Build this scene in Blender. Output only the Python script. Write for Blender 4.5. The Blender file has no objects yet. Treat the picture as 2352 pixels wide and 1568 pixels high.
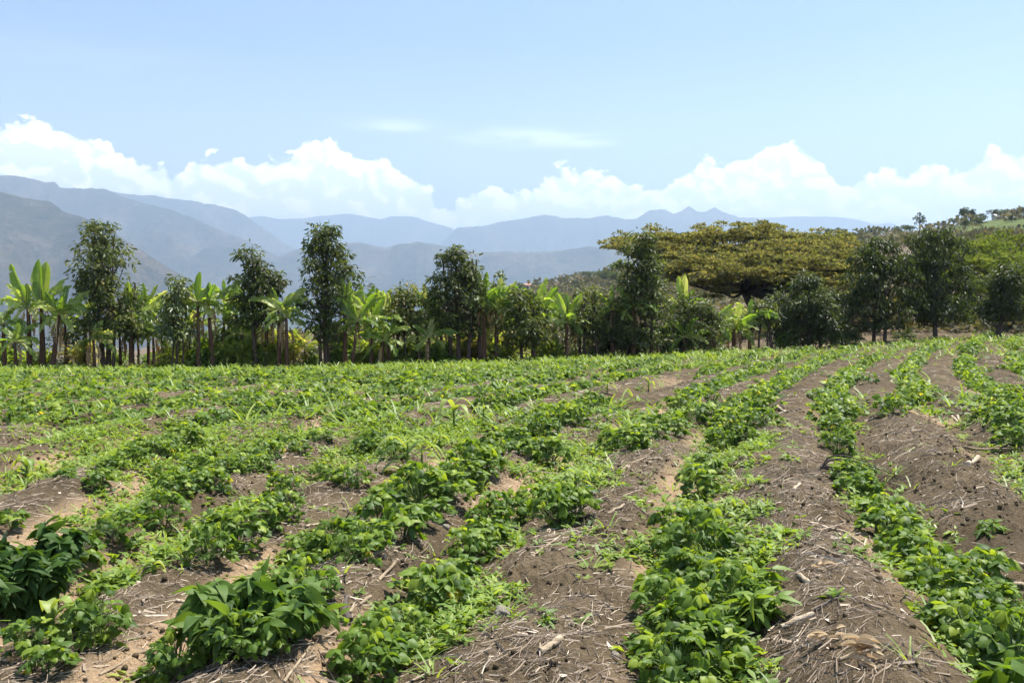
import bpy, math, random
import numpy as np
from mathutils import Vector

# ------------------------------------------------------------------ camera, world, sun, exposure
SC = bpy.context.scene
COL = SC.collection
CZ = 1.6            # camera height above the bean rows
F = 2308.0          # focal length, in the units of the 2352 x 1568 measuring frame used below
U0, V0 = 1176.0, 723.5   # straight ahead / eye level in that frame
R = math.radians

cd = bpy.data.cameras.new('camera')
cam = bpy.data.objects.new('camera', cd)
COL.objects.link(cam)
cam.location = (0, 0, CZ)
cam.rotation_euler = (R(90) - math.atan(60.5 / F), 0, 0)
cd.sensor_width = 36.0
cd.lens = 36.0 * F / 2352.0
cd.clip_start = 0.05
cd.clip_end = 80000.0
SC.camera = cam

SUN_EL, SUN_AZ = R(66), R(58)       # azimuth measured from straight ahead towards the right
EXPOSURE = 1.68
SKY_STRENGTH = 0.059
SUN_STRENGTH = 4.8
HAZE_DENSITY = 0.00019

SC.view_settings.view_transform = 'Standard'
SC.view_settings.look = 'None'
SC.view_settings.exposure = EXPOSURE
SC.view_settings.gamma = 1.0
SC.render.engine = 'CYCLES'
cy = SC.cycles
cy.max_bounces = 5
cy.diffuse_bounces = 2
cy.glossy_bounces = 2
cy.transmission_bounces = 2
cy.volume_bounces = 0
cy.transparent_max_bounces = 4
cy.use_adaptive_sampling = True
cy.adaptive_threshold = 0.025
cy.caustics_reflective = False
cy.caustics_refractive = False
cy.use_denoising = True
cy.denoiser = 'OPENIMAGEDENOISE'
cy.denoising_input_passes = 'RGB_ALBEDO_NORMAL'

sd = bpy.data.lights.new('sun', 'SUN')
sd.energy = SUN_STRENGTH
sd.angle = R(0.5)
sd.color = (1.0, 0.95, 0.86)
sun = bpy.data.objects.new('sun', sd)
COL.objects.link(sun)
sdir = Vector((math.cos(SUN_EL) * math.sin(SUN_AZ), math.cos(SUN_EL) * math.cos(SUN_AZ), math.sin(SUN_EL)))
sun.rotation_euler = sdir.to_track_quat('Z', 'Y').to_euler()
sun.location = sdir * 60


class NT:
    """small helper to wire shader nodes"""
    def __init__(self, tree):
        self.t = tree
        tree.nodes.clear()

    def n(self, kind, **kw):
        nd = self.t.nodes.new(kind)
        for k, v in kw.items():
            if k.startswith('_'):
                setattr(nd, k[1:], v)
        for k, v in kw.items():
            if not k.startswith('_'):
                self.set(nd, k, v)
        return nd

    def set(self, nd, k, v):
        s = nd.inputs[int(k[1:])] if (k[0] == 'i' and k[1:].isdigit()) else nd.inputs[k.replace('_', ' ')]
        if isinstance(v, bpy.types.NodeSocket):
            self.t.links.new(v, s)
        elif isinstance(v, bpy.types.Node):
            self.t.links.new(v.outputs[0], s)
        else:
            if isinstance(v, (tuple, list)) and len(v) == 3 and s.type == 'RGBA':
                v = (*v, 1)
            s.default_value = v

    def m(self, op, a, b=None, c=None, clamp=False):
        nd = self.t.nodes.new('ShaderNodeMath')
        nd.operation = op
        nd.use_clamp = clamp
        for i, x in enumerate((a, b, c)):
            if x is not None:
                self.set(nd, 'i%d' % i, x)
        return nd.outputs[0]

    def mix(self, f, a, b, mode='MIX'):
        nd = self.t.nodes.new('ShaderNodeMix')
        nd.data_type = 'RGBA'
        nd.blend_type = mode
        self.set(nd, 'i0', f)
        self.set(nd, 'i6', a if isinstance(a, (bpy.types.NodeSocket, bpy.types.Node)) else (*a[:3], 1))
        self.set(nd, 'i7', b if isinstance(b, (bpy.types.NodeSocket, bpy.types.Node)) else (*b[:3], 1))
        return nd.outputs[2]

    def sstep(self, x, a, b, lo=0.0, hi=1.0):
        nd = self.t.nodes.new('ShaderNodeMapRange')
        nd.interpolation_type = 'SMOOTHSTEP'
        self.set(nd, 'i0', x)
        for i, v in ((1, a), (2, b), (3, lo), (4, hi)):
            nd.inputs[i].default_value = v
        return nd.outputs[0]

    def ramp(self, f, stops, interp='LINEAR'):
        nd = self.t.nodes.new('ShaderNodeValToRGB')
        cr = nd.color_ramp
        cr.interpolation = interp
        while len(cr.elements) < len(stops):
            cr.elements.new(0.5)
        for e, (p, c) in zip(cr.elements, stops):
            e.position = p
            e.color = (*c, 1)
        self.set(nd, 'i0', f)
        return nd.outputs[0]


def cloud_curve(nd, pts, lo, hi):
    c = nd.mapping.curves[0]
    n = len(pts)
    while len(c.points) < n:
        c.points.new(0.5, 0.5)
    for p, (x, y) in zip(c.points, pts):
        p.location = (x, y)
        p.handle_type = 'AUTO'
    nd.mapping.update()


world = bpy.data.worlds.new('World')
SC.world = world
world.use_nodes = True
w = NT(world.node_tree)
sky = w.n('ShaderNodeTexSky', _sky_type='NISHITA')
sky.sun_disc = False
sky.sun_elevation = SUN_EL
sky.sun_rotation = SUN_AZ
sky.altitude = 1200
sky.air_density = 1.0
sky.dust_density = 0.6
sky.ozone_density = 2.0
tc = w.n('ShaderNodeTexCoord')
sep = w.n('ShaderNodeSeparateXYZ', i0=tc.outputs['Generated'])
X, Y, Z = sep.outputs
az = w.m('ARCTAN2', X, Y)
hyp = w.m('SQRT', w.m('ADD', w.m('MULTIPLY', X, X), w.m('MULTIPLY', Y, Y)))
el = w.m('ARCTAN2', Z, hyp)
CLOUD_TOP = [(0, 250), (40, 257), (80, 264), (160, 262), (185, 282), (250, 308), (300, 340), (370, 356), (410, 384), (430, 362), (455, 343), (520, 333),
             (565, 350), (590, 358), (605, 342), (645, 343), (675, 322), (735, 300), (790, 323), (850, 347), (900, 352), (935, 375), (980, 412), (1030, 446),
             (1055, 422), (1130, 415), (1200, 408), (1235, 398), (1265, 377), (1350, 362), (1385, 382), (1420, 382), (1460, 412), (1550, 398), (1590, 375),
             (1610, 350), (1700, 346), (1740, 320), (1840, 312), (1880, 338), (1905, 370), (1932, 400), (1965, 384), (2075, 374), (2105, 350), (2140, 343),
             (2170, 360), (2240, 350), (2300, 324), (2352, 340)]
AZR, ELR = 0.62, 0.25


def azel(u, v):
    a = math.atan2(u - U0, F)
    return a, math.atan2((V0 - v) / F * math.cos(a), 1.0)


def curve_of(pts):
    out = [(0.0, (azel(0, pts[0][1])[1]) / ELR)]
    for u, v in pts:
        a, e = azel(u, v)
        out.append(((a + AZR) / (2 * AZR), e / ELR))
    out.append((1.0, out[-1][1]))
    return out


fc = w.n('ShaderNodeFloatCurve')
fc.inputs[0].default_value = 1.0
w.set(fc, 'i1', w.m('DIVIDE', w.m('ADD', az, AZR), 2 * AZR, clamp=True))
cloud_curve(fc, curve_of(CLOUD_TOP), 0, 1)
top = w.m('MULTIPLY', fc.outputs[0], ELR)


def cloud_density(dx, dy, full=True):
    a2 = w.m('ADD', az, dx)
    e2 = w.m('ADD', el, dy)
    P = w.n('ShaderNodeCombineXYZ', i0=a2, i1=w.m('MULTIPLY', e2, 1.25), i2=0.37)
    n1 = w.n('ShaderNodeTexNoise', Vector=P, Scale=21.0, Detail=9.0, Roughness=0.6, Distortion=0.15)
    wob = w.n('ShaderNodeTexNoise', Vector=P, Scale=60.0, Detail=3.0)
    Pw = w.n('ShaderNodeVectorMath', _operation='ADD')
    w.set(Pw, 'i0', P)
    sc_ = w.n('ShaderNodeVectorMath', _operation='SCALE')
    w.set(sc_, 'i0', wob.outputs['Color'])
    sc_.inputs['Scale'].default_value = 0.018
    w.set(Pw, 'i1', sc_)
    vo = w.n('ShaderNodeTexVoronoi', _feature='SMOOTH_F1', Vector=Pw, Scale=42.0, Detail=2.5, Roughness=0.55, Smoothness=0.35)
    n = w.m('SUBTRACT', n1.outputs[0], 0.5)
    b = w.m('SUBTRACT', 0.42, vo.outputs['Distance'])
    return n, b, e2


n, b, e2 = cloud_density(0, 0)
edge = w.m('ADD', w.m('DIVIDE', w.m('SUBTRACT', top, el), 0.012), w.m('ADD', w.m('MULTIPLY', n, 2.2), w.m('MULTIPLY', b, 1.5)))
mask = w.sstep(edge, -0.1, 0.3)
n2, b2, _ = cloud_density(0.006, 0.009)
g = w.m('ADD', w.m('MULTIPLY', w.m('SUBTRACT', n, n2), 5.0), w.m('MULTIPLY', w.m('SUBTRACT', b, b2), 2.2))
body = w.m('ADD', w.m('MULTIPLY', n, 1.6), w.m('MULTIPLY', b, 0.5))
rim = w.sstep(w.m('SUBTRACT', top, el), 0.0, 0.075, 0.35, -0.45)
lit = w.m('ADD', w.m('ADD', w.m('ADD', 0.5, g), w.m('MULTIPLY', body, 0.6)), rim, clamp=True)
ccol = w.mix(lit, (0.72, 0.76, 0.83), (1.08, 1.03, 0.96))
low = w.sstep(el, 0.075, 0.125, 1.0, 0.0)
# thin banks at the foot of the clouds, and open pale sky between them
Pb = w.n('ShaderNodeCombineXYZ', i0=w.m('MULTIPLY', az, 5.0), i1=w.m('MULTIPLY', el, 38.0), i2=2.1)
nb = w.n('ShaderNodeTexNoise', Vector=Pb, Scale=1.6, Detail=6.0, Roughness=0.55)
thin = w.sstep(nb.outputs[0], 0.38, 0.62, 0.92, 1.0)
mask = w.m('MULTIPLY', mask, w.m('ADD', w.m('MULTIPLY', low, thin), w.m('SUBTRACT', 1.0, low)))
ccol = w.mix(w.m('MULTIPLY', low, 0.5), ccol, (1.12, 1.10, 1.08))
# high thin wisps
wis = None
for (u, v, su, sv, amt) in ((905, 291, 80, 13, 0.32), (1215, 318, 140, 17, 0.42), (1350, 333, 80, 8, 0.2), (150, 130, 260, 30, 0.05)):
    a0, e0 = azel(u, v)
    da = w.m('DIVIDE', w.m('SUBTRACT', az, a0), su / F)
    de = w.m('DIVIDE', w.m('SUBTRACT', el, e0), sv / F)
    r2 = w.m('ADD', w.m('MULTIPLY', da, da), w.m('MULTIPLY', de, de))
    gs = w.m('MULTIPLY', w.m('POWER', 2.718, w.m('MULTIPLY', r2, -1.0)), amt)
    wis = gs if wis is None else w.m('ADD', wis, gs)
Pc = w.n('ShaderNodeCombineXYZ', i0=w.m('MULTIPLY', az, 14.0), i1=w.m('MULTIPLY', el, 95.0), i2=0.0)
nc = w.n('ShaderNodeTexNoise', Vector=Pc, Scale=1.0, Detail=6.0, Roughness=0.6, Distortion=0.6)
wis = w.m('MULTIPLY', wis, w.sstep(nc.outputs[0], 0.3, 0.66, 0.2, 1.25), clamp=True)
CL = 18.0
ccol = w.mix(1.0, ccol, (CL, CL, CL), 'MULTIPLY')
skyt = w.mix(1.0, sky.outputs[0], (.73, .83, .88), 'MULTIPLY')
skyt = w.mix(w.sstep(el, 0.04, .28, .6, 0.0), skyt, (10.2, 11.0, 12.2))
skycol = w.mix(wis, skyt, (CL * .9, CL * .93, CL * .97))
skycol = w.mix(mask, skycol, ccol)
bg = w.n('ShaderNodeBackground', Color=skycol, Strength=SKY_STRENGTH)
wo = w.n('ShaderNodeOutputWorld')
w.t.links.new(bg.outputs[0], wo.inputs['Surface'])


# ------------------------------------------------------------------ noise and terrain
def _hash(xi, yi, s):
    h = (xi.astype(np.int64) * 374761393 + yi.astype(np.int64) * 668265263 + s * 1274126177) & 0x7fffffff
    h = ((h ^ (h >> 13)) * 1274126177) & 0x7fffffff
    h = (h ^ (h >> 16)) & 0xffffff
    return h / float(0xffffff)


def vn(x, y, s=0):
    x = np.asarray(x, float); y = np.asarray(y, float)
    xi = np.floor(x); yi = np.floor(y)
    fx = x - xi; fy = y - yi
    fx = fx * fx * (3 - 2 * fx); fy = fy * fy * (3 - 2 * fy)
    a = _hash(xi, yi, s); b = _hash(xi + 1, yi, s); c = _hash(xi, yi + 1, s); d = _hash(xi + 1, yi + 1, s)
    return (a + (b - a) * fx) * (1 - fy) + (c + (d - c) * fx) * fy - 0.5


def fbm(x, y, oct=4, s=0, rough=0.5):
    v = 0; a = 1.0; f = 1.0
    for i in range(oct):
        v = v + a * vn(x * f + 17.3 * i, y * f - 9.1 * i, s + i)
        a *= rough; f *= 2.03
    return v


def ss(x, a, b):
    t = np.clip((np.asarray(x, float) - a) / (b - a), 0, 1)
    return t * t * (3 - 2 * t)


RY = np.array([0, 2, 4, 6, 8, 10, 13, 16, 20, 25, 30, 40, 50.])
ROWS = {
    0: [2.0, 2.0, 2.12, 2.5, 2.95, 3.45, 4.3, 5.1, 6.5, 8.4, 10.7, 15.8, 21],            # row A
    -1: [.5, .6, .82, 1.05, 1.42, 1.95, 2.75, 3.7, 5.2, 7.1, 9.2, 13.9, 19],
    -2: [-1.1, -.9, -.68, -.40, .0, .52, 1.45, 2.5, 4.0, 5.8, 7.8, 12.2, 17],
    -3: [-1.9, -1.8, -1.62, -1.4, -1.02, -.6, .05, 1.0, 2.6, 4.5, 6.5, 10.6, 15.2],
    -4: [-2.9, -2.75, -2.55, -2.4, -2.13, -1.75, -1.3, -.6, .9, 2.9, 5.0, 9.0, 13.5],
    -5: [-3.9, -3.6, -3.35, -3.1, -3.1, -3.05, -2.75, -2.1, -.6, 1.4, 3.5, 7.5, 12],
}
ROWS = {k: np.array(v, float) for k, v in ROWS.items()}
for k in range(1, 14):
    ROWS[k] = ROWS[k - 1] + 1.42 + 0.0 * RY
for k in range(-6, -26, -1):
    ROWS[k] = ROWS[k + 1] - np.interp(RY, [0, 8, 13, 50], [1.3, 1.35, 1.42, 1.45])
RK = sorted(ROWS)


def rowx(k, y):
    return np.interp(y, RY, ROWS[k])


def phase(x, y):
    """row coordinate: whole numbers on the bean rows"""
    x = np.asarray(x, float); y = np.asarray(y, float)
    p = np.full(np.broadcast(x, y).shape, float(RK[0]))
    for k in RK[:-1]:
        a = rowx(k, y); b = rowx(k + 1, y)
        p = np.where((x >= a), k + np.clip((x - a) / np.maximum(b - a, 0.05), 0, 1), p)
    return p


def edge_y(x, y=None):
    """depth at which the field ends"""
    return 37.0 + 0.22 * np.clip(x, -14, 22) + 0.5 * np.sin(np.asarray(x) * 0.35)


CREST = [(-1200, 812, 120), (0, 806, 120), (300, 800, 120), (500, 786, 130), (620, 768, 150), (700, 758, 170), (800, 760, 190), (900, 745, 230), (1000, 712, 330), (1080, 685, 400), (1150, 668, 430),
         (1215, 658, 440), (1300, 645, 440), (1400, 628, 430), (1500, 612, 420), (1650, 592, 400), (1800, 572, 380), (1900, 556, 360), (2000, 548, 340),
         (2060, 538, 320), (2150, 526, 300), (2200, 518, 285), (2280, 507, 270), (2352, 500, 260), (2500, 488, 250), (3600, 470, 240)]
CRU = np.array([c[0] for c in CREST]); CRV = np.array([c[1] for c in CREST]); CRD = np.array([c[2] for c in CREST])


def crest(u):
    return np.interp(u, CRU, CRV), np.interp(u, CRU, CRD)


def zmac(x, y):
    """the large shape of the land without the furrows"""
    x = np.asarray(x, float); y = np.asarray(y, float)
    rise = -0.30 * (1 - ss(x, -8, 7)) * ss(y, 14, 36) + 0.62 * ss(x, 4, 20) * ss(y, 12, 40) + 0.10 * ss(x, 2.3, 5) * ss(y, 4, 9) * (1 - ss(y, 16, 26))
    ye = edge_y(np.clip(x, -60, 60))
    yy = np.maximum(y, 8.0)
    u = U0 + F * x / yy
    vc, yc = crest(u)
    zc = CZ - (vc - V0) / F * yc
    ys = ye + 2
    t = (y - ys) / (yc - ys)
    tt = np.clip(t, 0, 1)
    right = ss(u, 1450, 1900)
    dip = (1 - right) * 5.0 + right * 1.0
    g = rise * (1 - tt) + zc * tt ** (1.0 + .05 * right) - dip * np.sin(np.pi * np.clip(tt, 0, 1)) ** 0.8 * np.where(tt < 1, 1, 0)
    big = np.clip((y - 60) / 60, 0, 1) * (1 - ss(t, .6, 1.0) * .8)
    g = g + big * (fbm(x / 38, y / 50, 4, 31) * 5.0 * (0.25 + right))
    tb = np.clip((y - yc) / 2200.0, 0, 1)
    back = zc - (zc + 190) * (1 - (1 - tb) ** 3) - np.clip((y - yc) / 200, 0, 1) * 18 + 10 * fbm(x / 180, y / 220, 4, 5) * ss(y - yc, 100, 600)
    out = np.where(y < ys, rise, np.where(t < 1, g, back))
    return out


def zf(x, y):
    """field surface with mounds between the rows"""
    x = np.asarray(x, float); y = np.asarray(y, float)
    p = phase(x + 0.10 * vn(x * .9, y * .9, 3), y)
    fr = np.abs(p - np.round(p))                      # 0 on a row, .5 on the ridge between
    amp = 0.20 * (1 - 0.55 * ss(y, 14, 32)) * (0.8 + 0.7 * vn(np.round(p - .5) * 3.3 + x * .07, y * 0.22, 8))
    h = amp * (0.5 - 0.5 * np.cos(2 * np.pi * fr)) ** 0.8
    h = h + 0.035 * fbm(x * 1.1, y * 1.1, 3, 11) + 0.06 * fbm(x * .25, y * .25, 2, 14)
    return zmac(x, y) + h


def zfine(x, y):
    r = 0.046 * fbm(x * 5.5, y * 5.5, 3, 21) + 0.020 * np.abs(fbm(x * 19, y * 19, 2, 27)) + 0.006 * vn(x * 60, y * 60, 29)
    # broken clods on the flanks of the mounds
    cl = ss(vn(x * 1.3, y * 1.3, 44), 0.02, 0.25)
    r = r + cl * 0.075 * np.abs(fbm(x * 11, y * 11, 2, 37))
    return zf(x, y) + r


def gp(u, v):
    """where the line of sight through (u, v) meets the field"""
    y = CZ * F / max(v - V0, 30.0)
    for _ in range(14):
        x = (u - U0) / F * y
        y2 = (CZ - float(zf(x, y))) * F / max(v - V0, 20.0)
        y = 0.5 * y + 0.5 * min(y2, 60)
    return (u - U0) / F * y, y


# ------------------------------------------------------------------ mesh helpers
RNG = np.random.default_rng(7)


class MB:
    def __init__(self):
        self.V = []; self.Q = []; self.T = []; self.t = []; self.m = []; self.nv = 0

    def add(self, V, Q, tint=0.5, mat=0):
        V = np.asarray(V, float).reshape(-1, 3)
        Q = np.asarray(Q, int).reshape(-1, 4)
        self.V.append(V)
        self.Q.append(Q + self.nv)
        self.t.append(np.broadcast_to(np.asarray(tint, float), (len(V),)).copy())
        self.m.append(np.full(len(Q), mat, np.int32))
        self.nv += len(V)

    def inst(self, tV, tQ, B, s, t, tint, mat=0):
        """copies of a template: B (N,3,3) rows = images of x,y,z axes; s (N,) or (N,3); t (N,3)"""
        N = len(t)
        if N == 0:
            return
        s = np.asarray(s, float)
        if s.ndim == 1:
            s = np.repeat(s[:, None], 3, 1)
        P = tV[None] * s[:, None, :]
        P = np.einsum('nij,njk->nik', P, B) + t[:, None, :]
        nv = len(tV)
        Q = tQ[None] + (np.arange(N) * nv)[:, None, None]
        self.add(P.reshape(-1, 3), Q.reshape(-1, 4), np.repeat(np.asarray(tint, float) * np.ones(N), nv), mat)

    def arrays(self):
        return (np.concatenate(self.V), np.concatenate(self.Q), np.concatenate(self.t), np.concatenate(self.m))

    def mesh(self, name, mats, smooth=True):
        V, Q, t, m = self.arrays()
        return make_mesh(name, V, Q, t, m, mats, smooth)


def make_mesh(name, V, Q, t, m, mats, smooth=True):
    me = bpy.data.meshes.new(name)
    me.vertices.add(len(V))
    me.vertices.foreach_set('co', np.ascontiguousarray(V, dtype=np.float32).ravel())
    me.loops.add(len(Q) * 4)
    me.loops.foreach_set('vertex_index', np.ascontiguousarray(Q, dtype=np.int32).ravel())
    me.polygons.add(len(Q))
    me.polygons.foreach_set('loop_start', np.arange(len(Q), dtype=np.int32) * 4)
    me.polygons.foreach_set('loop_total', np.full(len(Q), 4, np.int32))
    me.polygons.foreach_set('use_smooth', np.full(len(Q), smooth, bool))
    me.polygons.foreach_set('material_index', np.asarray(m, dtype=np.int32))
    if t is not None:
        at = me.attributes.new('tint', 'FLOAT', 'POINT')
        at.data.foreach_set('value', np.ascontiguousarray(t, dtype=np.float32))
    for x in mats:
        me.materials.append(x)
    me.update(calc_edges=True)
    return me


def obj(name, me, parent=None, loc=None):
    o = bpy.data.objects.new(name, me)
    COL.objects.link(o)
    if parent is not None:
        o.parent = parent
    if loc is not None:
        o.location = loc
    return o


def tag(o, label=None, cat=None, group=None, kind=None):
    if label: o['label'] = label
    if cat: o['category'] = cat
    if group: o['group'] = group
    if kind: o['kind'] = kind
    return o


def thing(name, label, cat, loc, group=None, rz=0.0):
    o = bpy.data.objects.new(name, None)
    COL.objects.link(o)
    o.location = loc
    o.rotation_euler = (0, 0, rz)
    o.empty_display_size = 0.2
    return tag(o, label, cat, group)


def norm(a):
    return a / np.maximum(np.linalg.norm(a, axis=-1, keepdims=True), 1e-9)


def basis(d, up, roll=None):
    """rows: x axis, y axis (=d), z axis (near up)"""
    d = norm(np.asarray(d, float)); up = np.asarray(up, float) + np.zeros_like(d)
    x = norm(np.cross(d, up) + 1e-6)
    z = np.cross(x, d)
    if roll is not None:
        c = np.cos(roll)[:, None]; s_ = np.sin(roll)[:, None]
        x, z = x * c + z * s_, z * c - x * s_
    return np.stack([x, d, z], axis=1)


def grid_quads(nr, nc, wrap=False):
    r = np.arange(nr - 1)[:, None]
    c = np.arange(nc if wrap else nc - 1)[None]
    c2 = (c + 1) % nc
    a = r * nc + c; b = r * nc + c2
    return np.stack([a, b, b + nc, a + nc], -1).reshape(-1, 4)


def tube(pts, rad, sides=5):
    pts = np.asarray(pts, float); n = len(pts)
    rad = np.broadcast_to(np.asarray(rad, float), (n,))
    d = np.gradient(pts, axis=0)
    d = norm(d)
    ref = np.array([0.31, 0.17, 0.93]) if abs(d[0][2]) < .8 else np.array([.93, .2, .1])
    x = norm(np.cross(d, ref)); y = np.cross(d, x)
    a = np.linspace(0, 2 * np.pi, sides, endpoint=False)
    V = pts[:, None] + rad[:, None, None] * (np.cos(a)[None, :, None] * x[:, None] + np.sin(a)[None, :, None] * y[:, None])
    return V.reshape(-1, 3), grid_quads(n, sides, True)


def leaf_t(rows, cols, wf, droop=0.15, fold=0.2, pucker=0.0, tipw=0.03):
    t = np.linspace(0, 1, rows)
    c = np.linspace(-1, 1, cols)
    wd = np.maximum(np.array([wf(x) for x in t]), tipw)
    X_ = wd[:, None] * c[None]
    Y_ = t[:, None] + 0 * c[None] - 0.05 * np.abs(c)[None]
    Z_ = -droop * t[:, None] ** 2 + fold * np.abs(X_) - 0.0
    if pucker:
        Z_ = Z_ + pucker * np.cos(t[:, None] * 18 + np.abs(c)[None] * 2.0) * (np.abs(c)[None] > .2) * (wd[:, None] / .4)
    return np.stack([X_, Y_, Z_], -1).reshape(-1, 3), grid_quads(rows, cols)


bean_w = lambda t: 0.44 * math.sin(math.pi * min(max(t, 0), 1) ** 0.58) ** 0.75 if 0 < t < 1 else 0.04
lance_w = lambda t: 0.16 * math.sin(math.pi * t ** 0.8) ** 0.8 if 0 < t < 1 else 0.02
ovate_w = lambda t: 0.26 * math.sin(math.pi * t ** 0.7) ** 0.8 if 0 < t < 1 else 0.02
BEAN_HI = leaf_t(6, 5, bean_w, 0.28, -0.22, 0.022)
BEAN_MD = leaf_t(5, 5, bean_w, 0.26, -0.2, 0.015)
BEAN_LO = leaf_t(3, 3, lambda t: 0.40 if .2 < t < .8 else .06, 0.22, -0.2)
LANCE = leaf_t(4, 3, lance_w, 0.35, 0.3)
LANCE_BIG = leaf_t(8, 5, lambda t: lance_w(t) * 1.25, 0.55, 0.25, .008)
TREE_LF = leaf_t(4, 3, lambda t: lance_w(t) * 1.15, 0.25, 0.35)
OV = leaf_t(4, 3, ovate_w, 0.25, 0.25)
WEED_LF = leaf_t(3, 3, lambda t: .2 if .2 < t < .8 else .04, 0.2, 0.25)
TINY = (np.array([[-.5, 0, 0], [.5, 0, 0], [.35, 1, -.1], [-.35, 1, -.1]], float), np.array([[0, 1, 2, 3]]))


TINY2 = (TINY[0] * [.55, 1, 1], TINY[1])


def rand_dirs(n, rng, zlo=-1, zhi=1):
    z = rng.uniform(zlo, zhi, n); a = rng.uniform(0, 2 * np.pi, n)
    r = np.sqrt(np.maximum(1 - z * z, 0))
    return np.stack([r * np.cos(a), r * np.sin(a), z], 1)


# ------------------------------------------------------------------ materials
def mat(name):
    m = bpy.data.materials.new(name)
    m.use_nodes = True
    return m, NT(m.node_tree)


def out(nt, sh, disp=None):
    o = nt.n('ShaderNodeOutputMaterial')
    nt.t.links.new(sh.outputs[0] if hasattr(sh, 'outputs') else sh, o.inputs['Surface'])


def leaf_mat(name, stops, trans=0.35, tboost=(1.75, 1.6, 0.6), rough=0.5, spec=0.4, nscale=30.0, namt=0.12):
    m, t = mat(name)
    at = t.n('ShaderNodeAttribute', _attribute_name='tint')
    geo = t.n('ShaderNodeTexCoord')
    no = t.n('ShaderNodeTexNoise', Vector=geo.outputs['Object'], Scale=nscale, Detail=2.0)
    f = t.m('ADD', at.outputs['Fac'], t.m('MULTIPLY', t.m('SUBTRACT', no.outputs[0], 0.5), namt), clamp=True)
    c = t.ramp(f, stops)
    p = t.n('ShaderNodeBsdfPrincipled', Base_Color=c, Roughness=rough)
    p.inputs['Specular IOR Level'].default_value = spec
    tc_ = t.mix(1.0, c, tboost, 'MULTIPLY')
    tr = t.n('ShaderNodeBsdfTranslucent', Color=tc_)
    mx = t.n('ShaderNodeMixShader', i0=trans)
    t.t.links.new(p.outputs[0], mx.inputs[1])
    t.t.links.new(tr.outputs[0], mx.inputs[2])
    out(t, mx)
    return m


def plain_mat(name, stops, rough=0.85, scale=8.0, bump=0.3, stretch=(1, 1, 1), use_tint=True, spec=0.2, bscale=40.0):
    m, t = mat(name)
    co = t.n('ShaderNodeTexCoord')
    mp = t.n('ShaderNodeMapping')
    t.set(mp, 'i0', co.outputs['Object'])
    mp.inputs['Scale'].default_value = stretch
    no = t.n('ShaderNodeTexNoise', Vector=mp, Scale=scale, Detail=6.0, Roughness=0.65)
    f = no.outputs[0]
    if use_tint:
        at = t.n('ShaderNodeAttribute', _attribute_name='tint')
        f = t.m('ADD', t.m('MULTIPLY', t.m('SUBTRACT', f, 0.5), 0.6), at.outputs['Fac'], clamp=True)
    c = t.ramp(f, stops)
    nb_ = t.n('ShaderNodeTexNoise', Vector=mp, Scale=bscale, Detail=4.0)
    bp = t.n('ShaderNodeBump', Strength=bump, Distance=0.01, Height=nb_.outputs[0])
    p = t.n('ShaderNodeBsdfPrincipled', Base_Color=c, Roughness=rough, Normal=bp)
    p.inputs['Specular IOR Level'].default_value = spec
    out(t, p)
    return m


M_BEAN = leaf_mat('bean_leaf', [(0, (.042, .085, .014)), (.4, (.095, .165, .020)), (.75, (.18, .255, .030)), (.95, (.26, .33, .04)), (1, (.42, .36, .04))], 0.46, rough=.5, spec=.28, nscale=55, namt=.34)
M_BSTEM = leaf_mat('bean_stem', [(0, (.05, .09, .02)), (1, (.13, .20, .05))], 0.15)
M_WEED = leaf_mat('weed_leaf', [(0, (.062, .115, .018)), (.5, (.132, .212, .027)), (1, (.25, .33, .045))], 0.42, rough=.55)
M_GRASS = leaf_mat('grass_blade', [(0, (.075, .145, .022)), (.6, (.16, .24, .04)), (.9, (.28, .32, .08)), (1, (.42, .36, .14))], 0.42, rough=.5)
M_BUSH = leaf_mat('dark_bush_leaf', [(0, (.022, .050, .012)), (.6, (.052, .105, .020)), (1, (.11, .18, .03))], 0.42, rough=.55, spec=.2)
M_TREE = leaf_mat('glossy_tree_leaf', [(0, (.030, .040, .013)), (.5, (.070, .088, .024)), (.85, (.14, .155, .042)), (1, (.22, .17, .07))], 0.44, (1.6, 1.7, .6), rough=.5, spec=.28)
M_LTREE = leaf_mat('light_tree_leaf', [(0, (.035, .055, .018)), (.6, (.085, .12, .03)), (1, (.18, .21, .055))], 0.4, rough=.4, spec=.5)
M_BANANA = leaf_mat('banana_leaf', [(0, (.05, .10, .018)), (.45, (.13, .21, .03)), (.8, (.27, .34, .07)), (1, (.46, .44, .20))], 0.55, (1.55, 1.6, .6), rough=.4, spec=.5, nscale=3, namt=.3)
M_ACACIA = leaf_mat('acacia_leaf', [(0, (.09, .105, .036)), (.5, (.135, .130, .052)), (.85, (.19, .165, .062)), (1, (.24, .18, .08))], 0.6, (1.3, 1.3, .6), rough=.7, spec=.15, nscale=1.2, namt=.5)
M_GACACIA = leaf_mat('green_acacia_leaf', [(0, (.055, .085, .02)), (.6, (.11, .14, .027)), (1, (.18, .18, .035))], 0.55, (1.3, 1.3, .6), rough=.7, spec=.15, nscale=1.2, namt=.5)
M_FARLEAF = leaf_mat('far_leaf', [(0, (.035, .055, .022)), (.6, (.07, .095, .033)), (1, (.13, .14, .05))], 0.32, rough=.7, spec=.15, nscale=1, namt=.4)
M_BARK = plain_mat('bark', [(0, (.03, .02, .015)), (.6, (.08, .055, .042)), (1, (.17, .13, .10))], scale=9, stretch=(4, 4, 1), bump=.6)
M_DARKBARK = plain_mat('dark_bark', [(0, (.03, .022, .018)), (1, (.11, .085, .07))], scale=6, stretch=(3, 3, 1), bump=.6)
M_PSTEM = plain_mat('banana_stem_sheath', [(0, (.035, .018, .013)), (.45, (.085, .045, .028)), (.75, (.12, .085, .04)), (1, (.24, .17, .11))], scale=5, stretch=(3, 3, .7), bump=.5)
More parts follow.
